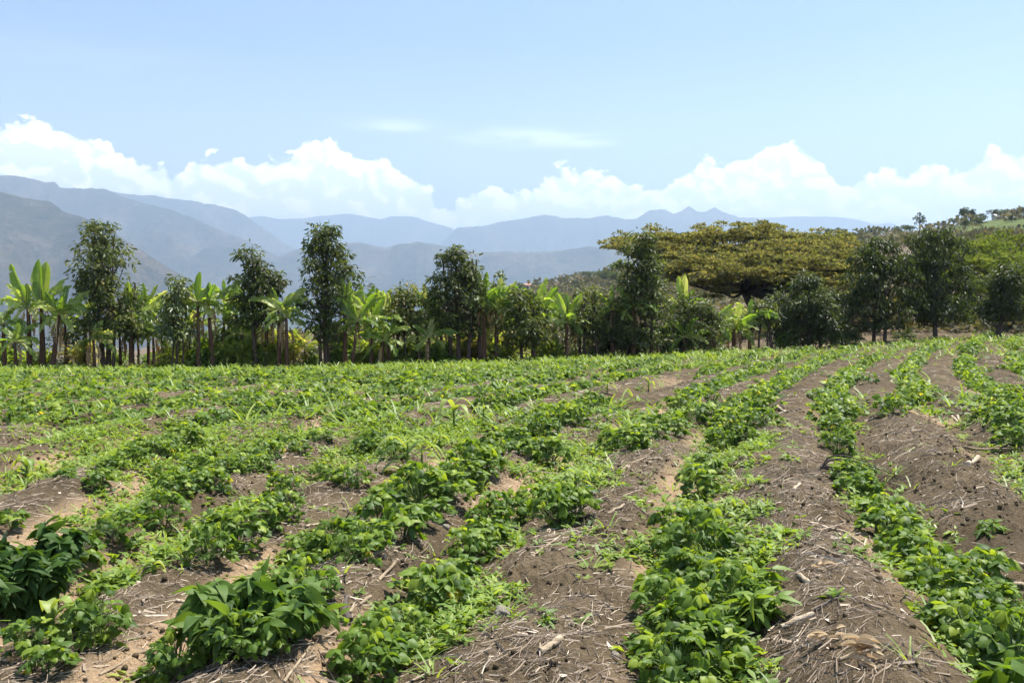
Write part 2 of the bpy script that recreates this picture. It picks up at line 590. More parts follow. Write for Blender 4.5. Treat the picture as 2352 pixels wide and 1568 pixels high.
M_DEAD = leaf_mat('dead_leaf', [(0, (.16, .10, .05)), (.6, (.30, .20, .11)), (1, (.52, .42, .28))], 0.3, (1.2, 1, .8), rough=.8, spec=.1)
M_STRAW = plain_mat('dry_straw', [(0, (.08, .06, .045)), (.45, (.20, .155, .115)), (.8, (.34, .275, .21)), (1, (.55, .47, .37))], scale=14, bump=.2)
M_STALK = plain_mat('dry_stalk', [(0, (.10, .075, .05)), (.5, (.27, .21, .145)), (1, (.56, .48, .38))], scale=30, stretch=(1, 1, 1), bump=.9)
M_DTWIG = plain_mat('dark_twig', [(0, (.035, .028, .024)), (1, (.10, .08, .07))], scale=10, bump=.4)
M_STONE = plain_mat('field_stone', [(0, (.16, .14, .11)), (.55, (.32, .29, .23)), (1, (.5, .47, .4))], scale=14, bump=.8, bscale=60)
M_GUTT = leaf_mat('cane_leaf', [(0, (.10, .16, .025)), (.6, (.21, .27, .045)), (1, (.38, .34, .12))], 0.6, rough=.55, nscale=3, namt=.3)


def soil_mat(name, far=False):
    m, t = mat(name)
    co = t.n('ShaderNodeTexCoord').outputs['Object']
    at = t.n('ShaderNodeAttribute', _attribute_name='tint')     # 1 = pale washed sand in the furrow bottoms
    n1 = t.n('ShaderNodeTexNoise', Vector=co, Scale=1.3, Detail=8.0, Roughness=.65)
    n2 = t.n('ShaderNodeTexNoise', Vector=co, Scale=38.0, Detail=6.0, Roughness=.7)
    n3 = t.n('ShaderNodeTexVoronoi', Vector=co, Scale=95.0)
    c = t.ramp(t.m('ADD', t.m('MULTIPLY', n1.outputs[0], .55), t.m('MULTIPLY', n2.outputs[0], .45)),
               [(0.30, (.030, .022, .013)), (.46, (.074, .055, .033)), (.56, (.112, .084, .051)), (.75, (.19, .148, .097))])
    speck = t.sstep(n2.outputs[0], .60, .72)
    c = t.mix(t.m('MULTIPLY', speck, .4), c, (.38, .31, .25))
    sand = t.ramp(n2.outputs[0], [(.3, (.24, .165, .10)), (.7, (.38, .27, .17))])
    c = t.mix(at.outputs['Fac'], c, sand)
    h = t.m('ADD', t.m('MULTIPLY', n2.outputs[0], 1.0), t.m('MULTIPLY', n3.outputs['Distance'], .35))
    bp = t.n('ShaderNodeBump', Strength=.9, Distance=.03, Height=h)
    p = t.n('ShaderNodeBsdfPrincipled', Base_Color=c, Roughness=.95, Normal=bp)
    p.inputs['Specular IOR Level'].default_value = .1
    out(t, p)
    return m


M_SOIL = soil_mat('field_soil')


def hill_mat():
    m, t = mat('hillside_ground')
    co = t.n('ShaderNodeTexCoord').outputs['Object']
    at = t.n('ShaderNodeAttribute', _attribute_name='tint')     # 0 dry scrub slope, 1 green pasture
    n1 = t.n('ShaderNodeTexNoise', Vector=co, Scale=.05, Detail=8.0, Roughness=.7)
    n2 = t.n('ShaderNodeTexNoise', Vector=co, Scale=.5, Detail=7.0, Roughness=.75)
    dry = t.ramp(n2.outputs[0], [(.3, (.045, .042, .030)), (.45, (.11, .085, .062)), (.62, (.17, .135, .105)), (.8, (.24, .20, .155))])
    grn = t.ramp(n2.outputs[0], [(.3, (.035, .05, .018)), (.5, (.075, .10, .03)), (.7, (.12, .14, .045))])
    f = t.sstep(t.m('ADD', at.outputs['Fac'], t.m('MULTIPLY', t.m('SUBTRACT', n1.outputs[0], .5), .9)), .35, .65)
    c = t.mix(f, dry, grn)
    bp = t.n('ShaderNodeBump', Strength=.8, Distance=.6, Height=n2.outputs[0])
    p = t.n('ShaderNodeBsdfPrincipled', Base_Color=c, Roughness=.95, Normal=bp)
    p.inputs['Specular IOR Level'].default_value = .1
    out(t, p)
    return m


def mountain_mat(name, a, b, c_):
    m, t = mat(name)
    co = t.n('ShaderNodeTexCoord').outputs['Object']
    n1 = t.n('ShaderNodeTexNoise', Vector=co, Scale=.0022, Detail=10.0, Roughness=.68)
    n2 = t.n('ShaderNodeTexNoise', Vector=co, Scale=.012, Detail=8.0, Roughness=.7)
    c = t.ramp(t.m('ADD', t.m('MULTIPLY', n1.outputs[0], .6), t.m('MULTIPLY', n2.outputs[0], .4)), [(.40, a), (.5, b), (.60, c_)])
    bp = t.n('ShaderNodeBump', Strength=1.0, Distance=60.0, Height=n2.outputs[0])
    p = t.n('ShaderNodeBsdfPrincipled', Base_Color=c, Roughness=1.0, Normal=bp)
    p.inputs['Specular IOR Level'].default_value = 0
    out(t, p)
    return m


M_HILL = hill_mat()
M_MTN = mountain_mat('mountain_slope', (.018, .028, .018), (.065, .060, .042), (.15, .115, .085))


# ------------------------------------------------------------------ setting: ground, terrain, mountains, haze
def build_ground():
    ys = [2.0]
    while ys[-1] < 52:
        ys.append(ys[-1] * 1.0066)
    ys = np.array(ys)
    k = np.linspace(-1.0, 1.0, 1150)
    k = np.sign(k) * (np.abs(k) ** 1.25)
    YY, KK = np.meshgrid(ys, k, indexing='ij')
    XX = KK * (YY * 0.72 + 1.0)
    keep = YY
    Z_ = zfine(XX, YY)
    ye = edge_y(XX)
    Z_ = np.where(YY > ye + 6, Z_ - (YY - ye - 6) * .06, Z_)
    p = phase(XX + 0.10 * vn(XX * .9, YY * .9, 3), YY)
    fr = p - np.round(p)
    s = ss(0.26 - np.abs(fr + .09), 0, .16) * ss(fbm(XX * .8, YY * .5, 3, 51), .0, .30) * (1 - ss(YY, 16, 26) * .6)
    V = np.stack([XX, YY, Z_], -1).reshape(-1, 3)
    Q = grid_quads(len(ys), len(k))
    o = obj('field_ground', make_mesh('field_ground', V, Q, (s * .9).ravel(), np.zeros(len(Q)), [M_SOIL]))
    tag(o, 'brown ploughed soil in low mounds with sandy furrows', None, None, 'structure')
    # coarse ground all round the viewer, a little lower
    x = np.linspace(-90, 90, 120); y = np.linspace(-60, 60, 100)
    YY, XX = np.meshgrid(y, x, indexing='ij')
    Z_ = zmac(XX, YY) - 0.16
    Z_ = np.where(YY < 2.4, zmac(XX, YY) + 0.02 + 0.0 * XX, Z_)
    Z_ = np.where(YY > 42, Z_ - .5, Z_)
    V = np.stack([XX, YY, Z_], -1).reshape(-1, 3)
    Q = grid_quads(100, 120)
    o = obj('ground', make_mesh('ground', V, Q, np.zeros(len(V)), np.zeros(len(Q)), [M_SOIL]))
    tag(o, 'bare brown soil around the field', None, None, 'structure')
    # terrain beyond the field, out to the valley floor
    ys = np.concatenate([np.linspace(36, 60, 24), np.linspace(62, 480, 190), np.geomspace(486, 16000, 90)])
    us = np.concatenate([np.linspace(-2600, -100, 40), np.linspace(-80, 2440, 520), np.linspace(2460, 4800, 40)])
    YY, UU = np.meshgrid(ys, us, indexing='ij')
    XX = (UU - U0) / F * YY
    Z_ = zmac(XX, YY)
    Z_ = np.where(YY < edge_y(np.clip(XX, -60, 60)) + 3.5, Z_ - .45, Z_)
    vc, yc = crest(UU)
    tt = (YY - 50) / (yc - 50)
    green = ss(tt, .52, .8) * ss(UU, 1850, 2100) + (1 - ss(tt, .02, .12)) * .8 * (1 - ss(UU, 1500, 1700)) + ss(UU, 1250, 1350) * (1 - ss(UU, 1500, 1600)) * ss(tt, .5, .8) * .7
    V = np.stack([XX, YY, Z_], -1).reshape(-1, 3)
    Q = grid_quads(len(ys), len(us))
    o = obj('terrain', make_mesh('terrain', V, Q, np.clip(green, 0, 1).ravel(), np.zeros(len(Q)), [M_HILL]))
    tag(o, 'dry valley slope and green topped hillside beyond the trees', None, None, 'structure')


def mountain(name, label, prof, D, width, seed, back=0.6, rough=1.0):
    """one ridge: crest line from prof (u, v), slopes falling to the valley on both sides"""
    pu = np.array([p[0] for p in prof], float); pv = np.array([p[1] for p in prof], float)
    nu, nt_ = 560, 110
    us = np.linspace(pu[0] - 60, pu[-1] + 60, nu)
    vv = np.interp(us, pu, pv)
    vv = vv + 2.6 * rough * fbm(us / 26, us * 0 + seed, 4, seed) + .8 * fbm(us / 5, us * 0, 2, seed + 3)
    Dc = D * (1 + .05 * np.sin(us / 190 + seed) + .05 * fbm(us / 160, us * 0, 2, seed + 9))
    zc = CZ - (vv - V0) / F * Dc
    fall = np.minimum(ss(us, pu[0] - 60, pu[0] - 5), 1 - ss(us, pu[-1] + 5, pu[-1] + 60))
    base = -230.0
    zc = base + (zc - base) * (0.02 + .98 * fall) if prof[0][0] > 0 or True else zc
    s = np.linspace(-1, back, nt_)
    S, UU = np.meshgrid(s, us, indexing='ij')
    ZC = np.broadcast_to(zc, S.shape); DC = np.broadcast_to(Dc, S.shape)
    a = np.abs(S) / np.where(S < 0, 1, back)
    prof_h = (1 - a) ** 1.15
    er = np.sin(np.pi * np.clip(a, 0, 1)) ** .7
    H = (ZC - base)
    YY = DC + S * width
    XX = (UU - U0) / F * DC * (1 + S * width / D * .55)
    wx = XX + 420 * fbm(XX / 900, YY / 900, 3, seed + 60); wy = YY + 420 * fbm(XX / 900, YY / 900, 3, seed + 70)
    sp = 1 - 2 * np.abs(vn(wx / 560, wy / 1000, seed + 20)) * 2 ** .5
    sp2 = 1 - 2 * np.abs(vn(wx / 210, wy / 330, seed + 40))
    sp3 = fbm(wx / 90, wy / 110, 4, seed + 50)
    Z_ = base + H * prof_h + er * (np.minimum(H, 900) * (.40 * (sp - .62) + .24 * (sp2 - .6)) + 100 * sp3) - er * H * .06
    V = np.stack([XX, YY, Z_], -1).reshape(-1, 3)
    o = obj(name, make_mesh(name, V, grid_quads(nt_, nu), None, np.zeros((nt_ - 1) * (nu - 1)), [M_MTN]))
    tag(o, label, None, None, 'structure')
    return o


def build_mountains():
    mountain('mountain', 'nearest dark mountain flank at the left edge', [(-700, 400), (-300, 420), (0, 441), (60, 455), (120, 465), (148, 484), (220, 508), (300, 555), (380, 606), (460, 655), (560, 702), (640, 735)], 3300, 1200, 3)
    mountain('mountain', 'left mountain with a notched summit behind the nearest flank', [(-700, 380), (-200, 398), (0, 403), (40, 404), (75, 411), (100, 418), (132, 420), (142, 432), (200, 435), (240, 434), (300, 457), (400, 482), (500, 522), (600, 568), (700, 622), (800, 680)], 5900, 1700, 7)
    mountain('mountain', 'long blue ridge sloping down to the right behind the left mountain', [(150, 445), (245, 435), (330, 450), (360, 447), (385, 455), (430, 460), (500, 470), (540, 478), (562, 490), (585, 508), (620, 532), (670, 566), (760, 602), (900, 660)], 8200, 1900, 12)
    mountain('mountain', 'brownish ridge in the middle of the valley', [(560, 660), (610, 612), (640, 590), (680, 572), (750, 558), (830, 556), (885, 568), (920, 560), (960, 555), (1010, 561), (1100, 576), (1176, 577), (1290, 575), (1350, 564), (1430, 570), (1600, 590), (1800, 640)], 5500, 1500, 17)
    mountain('mountain', 'pale far ridge in the gap at the centre', [(520, 520), (560, 500), (600, 495), (640, 503), (700, 501), (740, 493), (800, 489), (840, 496), (875, 503), (900, 496), (950, 498), (990, 510), (1035, 523), (1120, 570)], 12000, 2300, 23, rough=.6)
    mountain('mountain', 'jagged blue range with two peaks right of centre', [(980, 590), (1012, 556), (1050, 521), (1110, 519), (1150, 509), (1200, 502), (1251, 493), (1296, 500), (1346, 501), (1396, 495), (1436, 504), (1460, 501), (1491, 484), (1526, 482), (1546, 491), (1562, 486), (1580, 474), (1600, 487), (1618, 487), (1640, 475), (1658, 486), (1696, 500), (1731, 499), (1776, 512), (1820, 532), (1950, 580)], 9700, 2000, 29, rough=.8)
    mountain('mountain', 'faintest mountain beyond the right hillside', [(1600, 520), (1700, 504), (1771, 500), (1826, 497), (1901, 499), (1956, 502), (2006, 515), (2036, 510), (2066, 521), (2200, 560), (2400, 600)], 12600, 2400, 37, rough=.5)


def build_haze():
    x0, x1, y0, y1, z0, z1 = -17000, 17000, -3000, 17500, -420, 1400
    V = np.array([(x, y, z) for x in (x0, x1) for y in (y0, y1) for z in (z0, z1)], float)
    Q = [(0, 1, 3, 2), (4, 6, 7, 5), (0, 4, 5, 1), (2, 3, 7, 6), (0, 2, 6, 4), (1, 5, 7, 3)]
    m, t = mat('valley_haze')
    pv = t.n('ShaderNodeVolumePrincipled')
    pv.inputs['Color'].default_value = (.46, .62, .84, 1)
    pv.inputs['Density'].default_value = HAZE_DENSITY
    pv.inputs['Anisotropy'].default_value = 0.25
    o_ = t.n('ShaderNodeOutputMaterial')
    t.t.links.new(pv.outputs[0], o_.inputs['Volume'])
    o = obj('haze', make_mesh('haze', V, Q, None, np.zeros(6), [m], False))
    tag(o, 'pale blue haze filling the valley', None, None, 'stuff')


build_ground()
build_mountains()
build_haze()


# ------------------------------------------------------------------ bean plants
def bean_arrays(rng, h=.42, r=.24, n=26, tmpl=BEAN_HI, lf=.10, stems=True, yellow=.03):
    fol, st = MB(), MB()
    ph = rng.uniform(0, 2 * np.pi, n)
    rr = r * np.sqrt(rng.uniform(0.02, 1, n))
    upper = rng.uniform(0, 1, n) < .62
    z = np.where(upper, h * (1 - .42 * (rr / r) ** 2) * rng.uniform(.84, 1.04, n), h * rng.uniform(.18, .62, n))
    rr = np.where(upper, rr, r * rng.uniform(.55, 1.05, n))
    P = np.stack([rr * np.cos(ph), rr * np.sin(ph), z], 1)
    outd = np.stack([np.cos(ph + rng.normal(0, .5, n)), np.sin(ph + rng.normal(0, .5, n)), rng.normal(-.35, .40, n)], 1)
    size = lf * np.clip(np.exp(rng.normal(0, .28, n)), .5, 1.6)
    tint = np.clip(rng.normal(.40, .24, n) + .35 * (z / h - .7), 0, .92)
    tint = np.where(rng.uniform(0, 1, n) < yellow, 1.0, tint)
    for j, dang in enumerate((0, 1.25, -1.25)):
        c, s_ = math.cos(dang), math.sin(dang)
        d = outd.copy()
        d[:, 0], d[:, 1] = outd[:, 0] * c - outd[:, 1] * s_, outd[:, 0] * s_ + outd[:, 1] * c
        d[:, 2] += rng.normal(-.12, .15, n)
        d = norm(d)
        up = np.array([0, 0, 1.0]) + rng.normal(0, .42, (n, 3))
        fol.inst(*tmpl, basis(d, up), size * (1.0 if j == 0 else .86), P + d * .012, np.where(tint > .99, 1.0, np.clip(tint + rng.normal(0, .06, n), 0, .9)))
    if stems:
        for k in range(5):
            a = rng.uniform(0, 6.28)
            q = np.array([[0, 0, -.03], [.03 * math.cos(a), .03 * math.sin(a), h * .3], [.08 * math.cos(a), .08 * math.sin(a), h * .62]])
            st.add(*tube(q, [.005, .004, .0025], 4), tint=.3)
        for i in range(n):
            q0 = np.array([P[i, 0] * .25, P[i, 1] * .25, z[i] * .5])
            st.add(*tube(np.array([q0, (q0 + P[i]) / 2 + [0, 0, .015], P[i]]), [.002, .0017, .0014], 3), tint=rng.uniform(.1, .7))
    return fol, st


BEAN_PROTO = []
for i in range(9):
    rg = np.random.default_rng(100 + i)
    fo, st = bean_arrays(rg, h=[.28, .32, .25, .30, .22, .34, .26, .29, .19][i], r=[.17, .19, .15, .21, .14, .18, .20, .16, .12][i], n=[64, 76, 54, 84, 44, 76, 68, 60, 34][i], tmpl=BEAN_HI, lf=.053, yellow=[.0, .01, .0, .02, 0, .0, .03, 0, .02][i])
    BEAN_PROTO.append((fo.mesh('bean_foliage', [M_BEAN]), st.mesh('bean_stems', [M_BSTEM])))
BEAN_MID = []
for i in range(8):
    rg = np.random.default_rng(200 + i)
    fo, st = bean_arrays(rg, h=rg.uniform(.25, .35), r=rg.uniform(.16, .24), n=int(rg.integers(30, 40)), tmpl=BEAN_MD, lf=.072, yellow=.01)
    V, Q, t, m_ = st.arrays(); fo.add(V, Q, t, 1)
    BEAN_MID.append(fo)
BEAN_FAR = []
for i in range(10):
    rg = np.random.default_rng(300 + i)
    fo, st = bean_arrays(rg, h=rg.uniform(.21, .30), r=rg.uniform(.15, .23), n=17, tmpl=BEAN_LO, lf=.10, stems=False, yellow=.012)
    BEAN_FAR.append(fo.arrays())
BEAN_MIDM = [b.mesh('bean_plant_mid', [M_BEAN, M_BSTEM]) for b in BEAN_MID]

NEAR = """500,1440,.9 660,1425,1 700,1390,1 560,1515,.9 620,1500,.8 267,1249,1 180,1300,1.1 373,1218,1.1 547,1262,1.15 473,1297,.95 510,1240,1 600,1218,.95 650,1194,.9 217,1477,1.05 180,1440,.9 100,1550,1.15 60,1500,.9 20,1212,.9
487,1502,.7 400,1566,.9 350,1575,.9 733,1297,.9 767,1278,1 704,1300,.9 924,1238,1.05 965,1215,1 1000,1190,.95 817,1245,1 867,1215,1 842,1265,.85 804,1292,.9 895,1180,.9 1150,1225,1.05 1120,1240,.85 1267,1212,.9
1217,1195,.95 1324,1200,1 1300,1175,.9 1050,1338,.95 997,1411,1.08 1100,1277,.9 1075,1300,.9 917,1484,.8 867,1541,.95 804,1568,.9 840,1580,.9 1534,1297,1 1551,1240,1 1534,1442,1 1544,1519,1.05 1557,1575,1.1 1560,1340,1 1520,1385,.9
1601,1228,1 1628,1297,1.05 1595,1345,1 1651,1378,1 1608,1428,1.1 1668,1462,1 1595,1511,1.1 1640,1552,1.1 1700,1415,.85 1580,1270,1 1978,1150,1 1960,1120,.9 2035,1228,1 2010,1195,.95 2051,1262,1.05 2085,1298,1 2120,1310,.9 2151,1328,1 2168,1378,1.05 2218,1410,1.05
2268,1366,1.1 2235,1494,1.05 2200,1450,1 2290,1440,1 2301,1527,1.1 2335,1570,1.1 2340,1500,.9 300,1064,1 320,1050,.95 360,1052,1 423,1030,1.15 385,1040,1 253,1078,.9 227,1128,1.05 147,1104,.9 393,1144,1 380,1115,.95 443,1134,1 477,1128,1 420,1110,1 455,1100,1 540,1088,.95 512,1095,1 490,1085,1 593,1083,1 575,1066,.95 610,1055,1
687,1043,.9 733,1020,.95 660,1030,.9 630,1042,.9 653,1150,.9 765,1112,.9 811,1120,1 740,1105,.9 847,1053,.95 874,1050,.9 900,1060,.95 870,1030,1 931,1160,1.15 960,1168,1.1 1017,1158,1.1 1000,1140,1 1055,1120,1.05 1084,1100,1.1 1117,1094,1.1 1151,1053,1.15 1135,1040,1 1204,1017,1 1190,1030,.85 1251,1007,1 1284,984,1 1331,980,1.05 1305,970,1
1417,1034,1.1 1450,1036,1.05 1464,1030,1 1507,1013,.9 1551,1003,1.05 1530,990,1 1267,1084,1 1230,1060,1 1618,1150,1.05 1600,1120,1 1635,1100,1.1 1615,1075,1 1668,1033,1.15 1650,1020,1 1708,1020,1.15 1690,1000,1 1751,983,1.15 1735,965,1.1 1728,928,1 1770,950,1 1888,928,1 1928,1044,1 1940,1025,.9 1918,1000,1 1901,957,1 1895,975,.9 2051,953,1 2070,940,1 2088,933,.95 1985,1143,.95 1990,1100,.9
2321,1000,1.1 2300,975,1.05 2345,1030,1.1 2290,950,1 2335,960,1 2350,985,1 1618,974,1 1640,960,1 1595,975,.9""".split()


def ordinal(i):
    ones = 'zeroth first second third fourth fifth sixth seventh eighth ninth tenth eleventh twelfth thirteenth fourteenth fifteenth sixteenth seventeenth eighteenth nineteenth'.split()
    tens = {2: 'twent', 3: 'thirt', 4: 'fort', 5: 'fift', 6: 'sixt'}
    if i < 20: return ones[i]
    if i % 10 == 0: return tens[i // 10] + 'ieth'
    return tens[i // 10] + 'y-' + ones[i % 10]


ROWNAME = {0: 'row reaching the lower right corner', -1: 'broad weedy row right of centre', -2: 'row beside the thick dry log', -3: 'row beside the big dark bush',
           -4: 'row starting at the lower left corner', -5: 'row along the left sandy furrow'}


def rname(k):
    if k in ROWNAME: return ROWNAME[k]
    if k > 0: return '%s row right of the corner row' % ordinal(k)
    return '%s row beyond the sandy furrow' % ordinal(-5 - k)


def build_beans():
    rg = np.random.default_rng(5)
    pl = []                           # x, y, scale
    for s in NEAR:
        u, v, sc_ = (float(a) for a in s.split(','))
        x, y = gp(u, v)
        pl.append((x, y, sc_ * (.80 if u < 820 else 1.0) * (.88 if v > 1400 else 1.0)))
    ymin_auto = 13.5
    for k in RK:
        y = 2.2
        while y < 42:
            x = float(rowx(k, y))
            step = .30 * rg.uniform(.75, 1.35) * (1 + .25 * (y > 25))
            u = U0 + F * x / y
            inframe = -60 < u < 2412
            ok = y > ymin_auto or not inframe
            if k in (1, 2) and y < (16.5 if k == 1 else 10.5): ok = False
            if not inframe and (abs(u - U0) > 1900 or y < 3.2): ok = False
            if y > float(edge_y(x)) - 1.2: ok = False
            gap = float(vn(k * 7.7, y * .33, 60))
            if gap > .29: ok = False
            if ok:
                pl.append((x + rg.normal(0, .06), y + rg.normal(0, .05), rg.uniform(.80, 1.18)))
            # second line of plants in the broad rows
            if ok and y > 15 and rg.uniform() < .30:
                pl.append((x + rg.normal(0, .30), y + .15, rg.uniform(.5, .85)))
            y += step / math.sqrt(1 + .1)
    # rank by size in the picture
    def inview(x, y):
        u = U0 + F * x / y
        v = V0 + CZ * F / y
        return -40 < u < 2392 and v < 1640
    vis = sorted([p for p in pl if inview(p[0], p[1])], key=lambda p: p[1])
    single = vis[:300]
    rest = vis[300:] + [p for p in pl if not inview(p[0], p[1])]
    # ordinals along each row
    byrow = {}
    for p in single:
        k = int(round(float(phase(p[0], p[1]))))
        byrow.setdefault(k, []).append(p)
    for k, ps in byrow.items():
        ps.sort(key=lambda p: p[1])
        for i, (x, y, s) in enumerate(ps):
            adj = 'big leafy ' if s > 1.04 else ('small ' if s < .82 else '')
            label = '%sbean plant, %s from the front, %s' % (adj, ordinal(i + 1), rname(k))
            z = float(zf(x, y)) - .01
            if y < 12.5:
                j = int(rg.integers(0, 9))
                t = thing('bean_plant', label, 'bean plant', (x, y, z), 'bean plants in rows', rg.uniform(0, 6.28))
                t.scale = (s, s, s * rg.uniform(.9, 1.1))
                obj('foliage', BEAN_PROTO[j][0], t)
                obj('stem', BEAN_PROTO[j][1], t)
            else:
                o = obj('bean_plant', BEAN_MIDM[int(rg.integers(0, 8))], None, (x, y, z))
                o.rotation_euler = (0, 0, rg.uniform(0, 6.28))
                o.scale = (s, s, s)
                tag(o, label, 'bean plant', 'bean plants in rows')
    mb = MB()
    R_ = np.array([(p[0], p[1], p[2]) for p in rest])
    zz = zf(R_[:, 0], R_[:, 1])
    pick = rg.integers(0, 10, len(R_))
    for j in range(10):
        V, Q, t, m = BEAN_FAR[j]
        sel = np.where(pick == j)[0]
        N = len(sel)
        a = rg.uniform(0, 6.28, N)
        B = np.zeros((N, 3, 3)); B[:, 0, 0] = np.cos(a); B[:, 0, 1] = np.sin(a); B[:, 1, 0] = -np.sin(a); B[:, 1, 1] = np.cos(a); B[:, 2, 2] = 1
        P = np.einsum('nij,njk->nik', V[None] * R_[sel, 2][:, None, None], B) + np.stack([R_[sel, 0], R_[sel, 1], zz[sel]], 1)[:, None]
        QQ = Q[None] + (np.arange(N) * len(V))[:, None, None]
        tt = np.where(t[None] > .99, 1.0, np.minimum(t[None] + rg.normal(-.06, .12, N)[:, None], .9))
        mb.add(P.reshape(-1, 3), QQ.reshape(-1, 4), np.clip(tt, 0, 1).ravel())
    o = obj('bean_crop', mb.mesh('bean_crop', [M_BEAN]))
    tag(o, 'distant bean plants filling the far part of the field', 'bean crop', None, 'stuff')
    print('beans', len(vis), len(rest))
    return pl


BEANS = build_beans()


# ------------------------------------------------------------------ weeds, grass, straw, clods (ground cover)
def scatter(n, ylo, yhi, rg, umin=-700, umax=3100, power=1.0):
    n = int(n * 1.43)
    y = (rg.uniform(0, 1, n) * (yhi ** power - ylo ** power) + ylo ** power) ** (1 / power)
    u = rg.uniform(umin, umax, n)
    x = (u - U0) / F * y
    return x, y


PATCH = [(1590, 1300, 190), (1690, 1330, 130), (1700, 1240, 80), (1640, 1190, 110), (1240, 1130, 130), (1180, 1170, 110), (1340, 1130, 80), (1300, 1060, 70), (1080, 1440, 90), (960, 1500, 120), (1120, 1400, 60), (1150, 1270, 70), (900, 1540, 90),
         (760, 1290, 90), (680, 1330, 60), (430, 1060, 150), (300, 1080, 120), (1950, 950, 60), (1940, 990, 60), (1730, 1070, 60), (2000, 1330, 40), (2110, 1270, 60), (2240, 1530, 80), (2300, 980, 120), (2330, 900, 90),
         (1180, 1000, 110), (1040, 1010, 100), (330, 1200, 110), (250, 1370, 60), (180, 1500, 60), (400, 1330, 60), (860, 980, 120), (1450, 950, 140), (1980, 1180, 50), (560, 1110, 60), (200, 1010, 140), (700, 950, 160), (480, 1540, 50)]


def weed_density(x, y):
    p = phase(x, y)
    fr = np.abs(p - np.round(p))
    d = (1 - ss(fr, .10, .27)) * ss(fbm(x * .55, y * .4, 3, 71), -.25, .22) * .75
    d = d * np.where(y < 13, .55, 1.0) + .06 * ss(vn(x * .8, y * .8, 75), .1, .4)
    d = np.maximum(d, ss(y, 17, 28) * (.30 + .8 * fbm(x * .3, y * .3, 2, 73)) * (1 - .93 * ss(fr, .16, .32)))
    d = np.maximum(d, ss(y, 27, 32) * .85 * (1 - .7 * ss(x, 3, 9)))
    left = (1 - ss(x - .12 * y, -3.2, -1.4)) * ss(y, 8.5, 12)
    d = np.maximum(d, left * (1 - .95 * ss(fr, .20, .36)) * (.46 + .8 * fbm(x * .45, y * .35, 2, 79)))
    u = U0 + F * x / y; v = V0 + CZ * F / y
    for (pu, pv, pr) in PATCH:
        q = ((u - pu) / pr) ** 2 + ((v - pv) / (pr * .55)) ** 2
        d = np.maximum(d, np.exp(-q * 1.1) * .8 * (y < 17) * ss(fbm(x * 1.6, y * 1.6, 2, 77), -.35, .1))
    # the bare straw covered mounds
    for (pu, pv, ru, rv) in ((2130, 1080, 170, 110), (1420, 1420, 120, 120), (1850, 1480, 130, 130), (1870, 1200, 70, 120), (560, 1560, 160, 60), (1400, 1230, 90, 50), (2050, 1500, 60, 60)):
        d = d * (1 - .93 * np.exp(-(((u - pu) / ru) ** 2 + ((v - pv) / rv) ** 2) ** 2))
    return np.where(y > edge_y(x) - .3, 0, d)


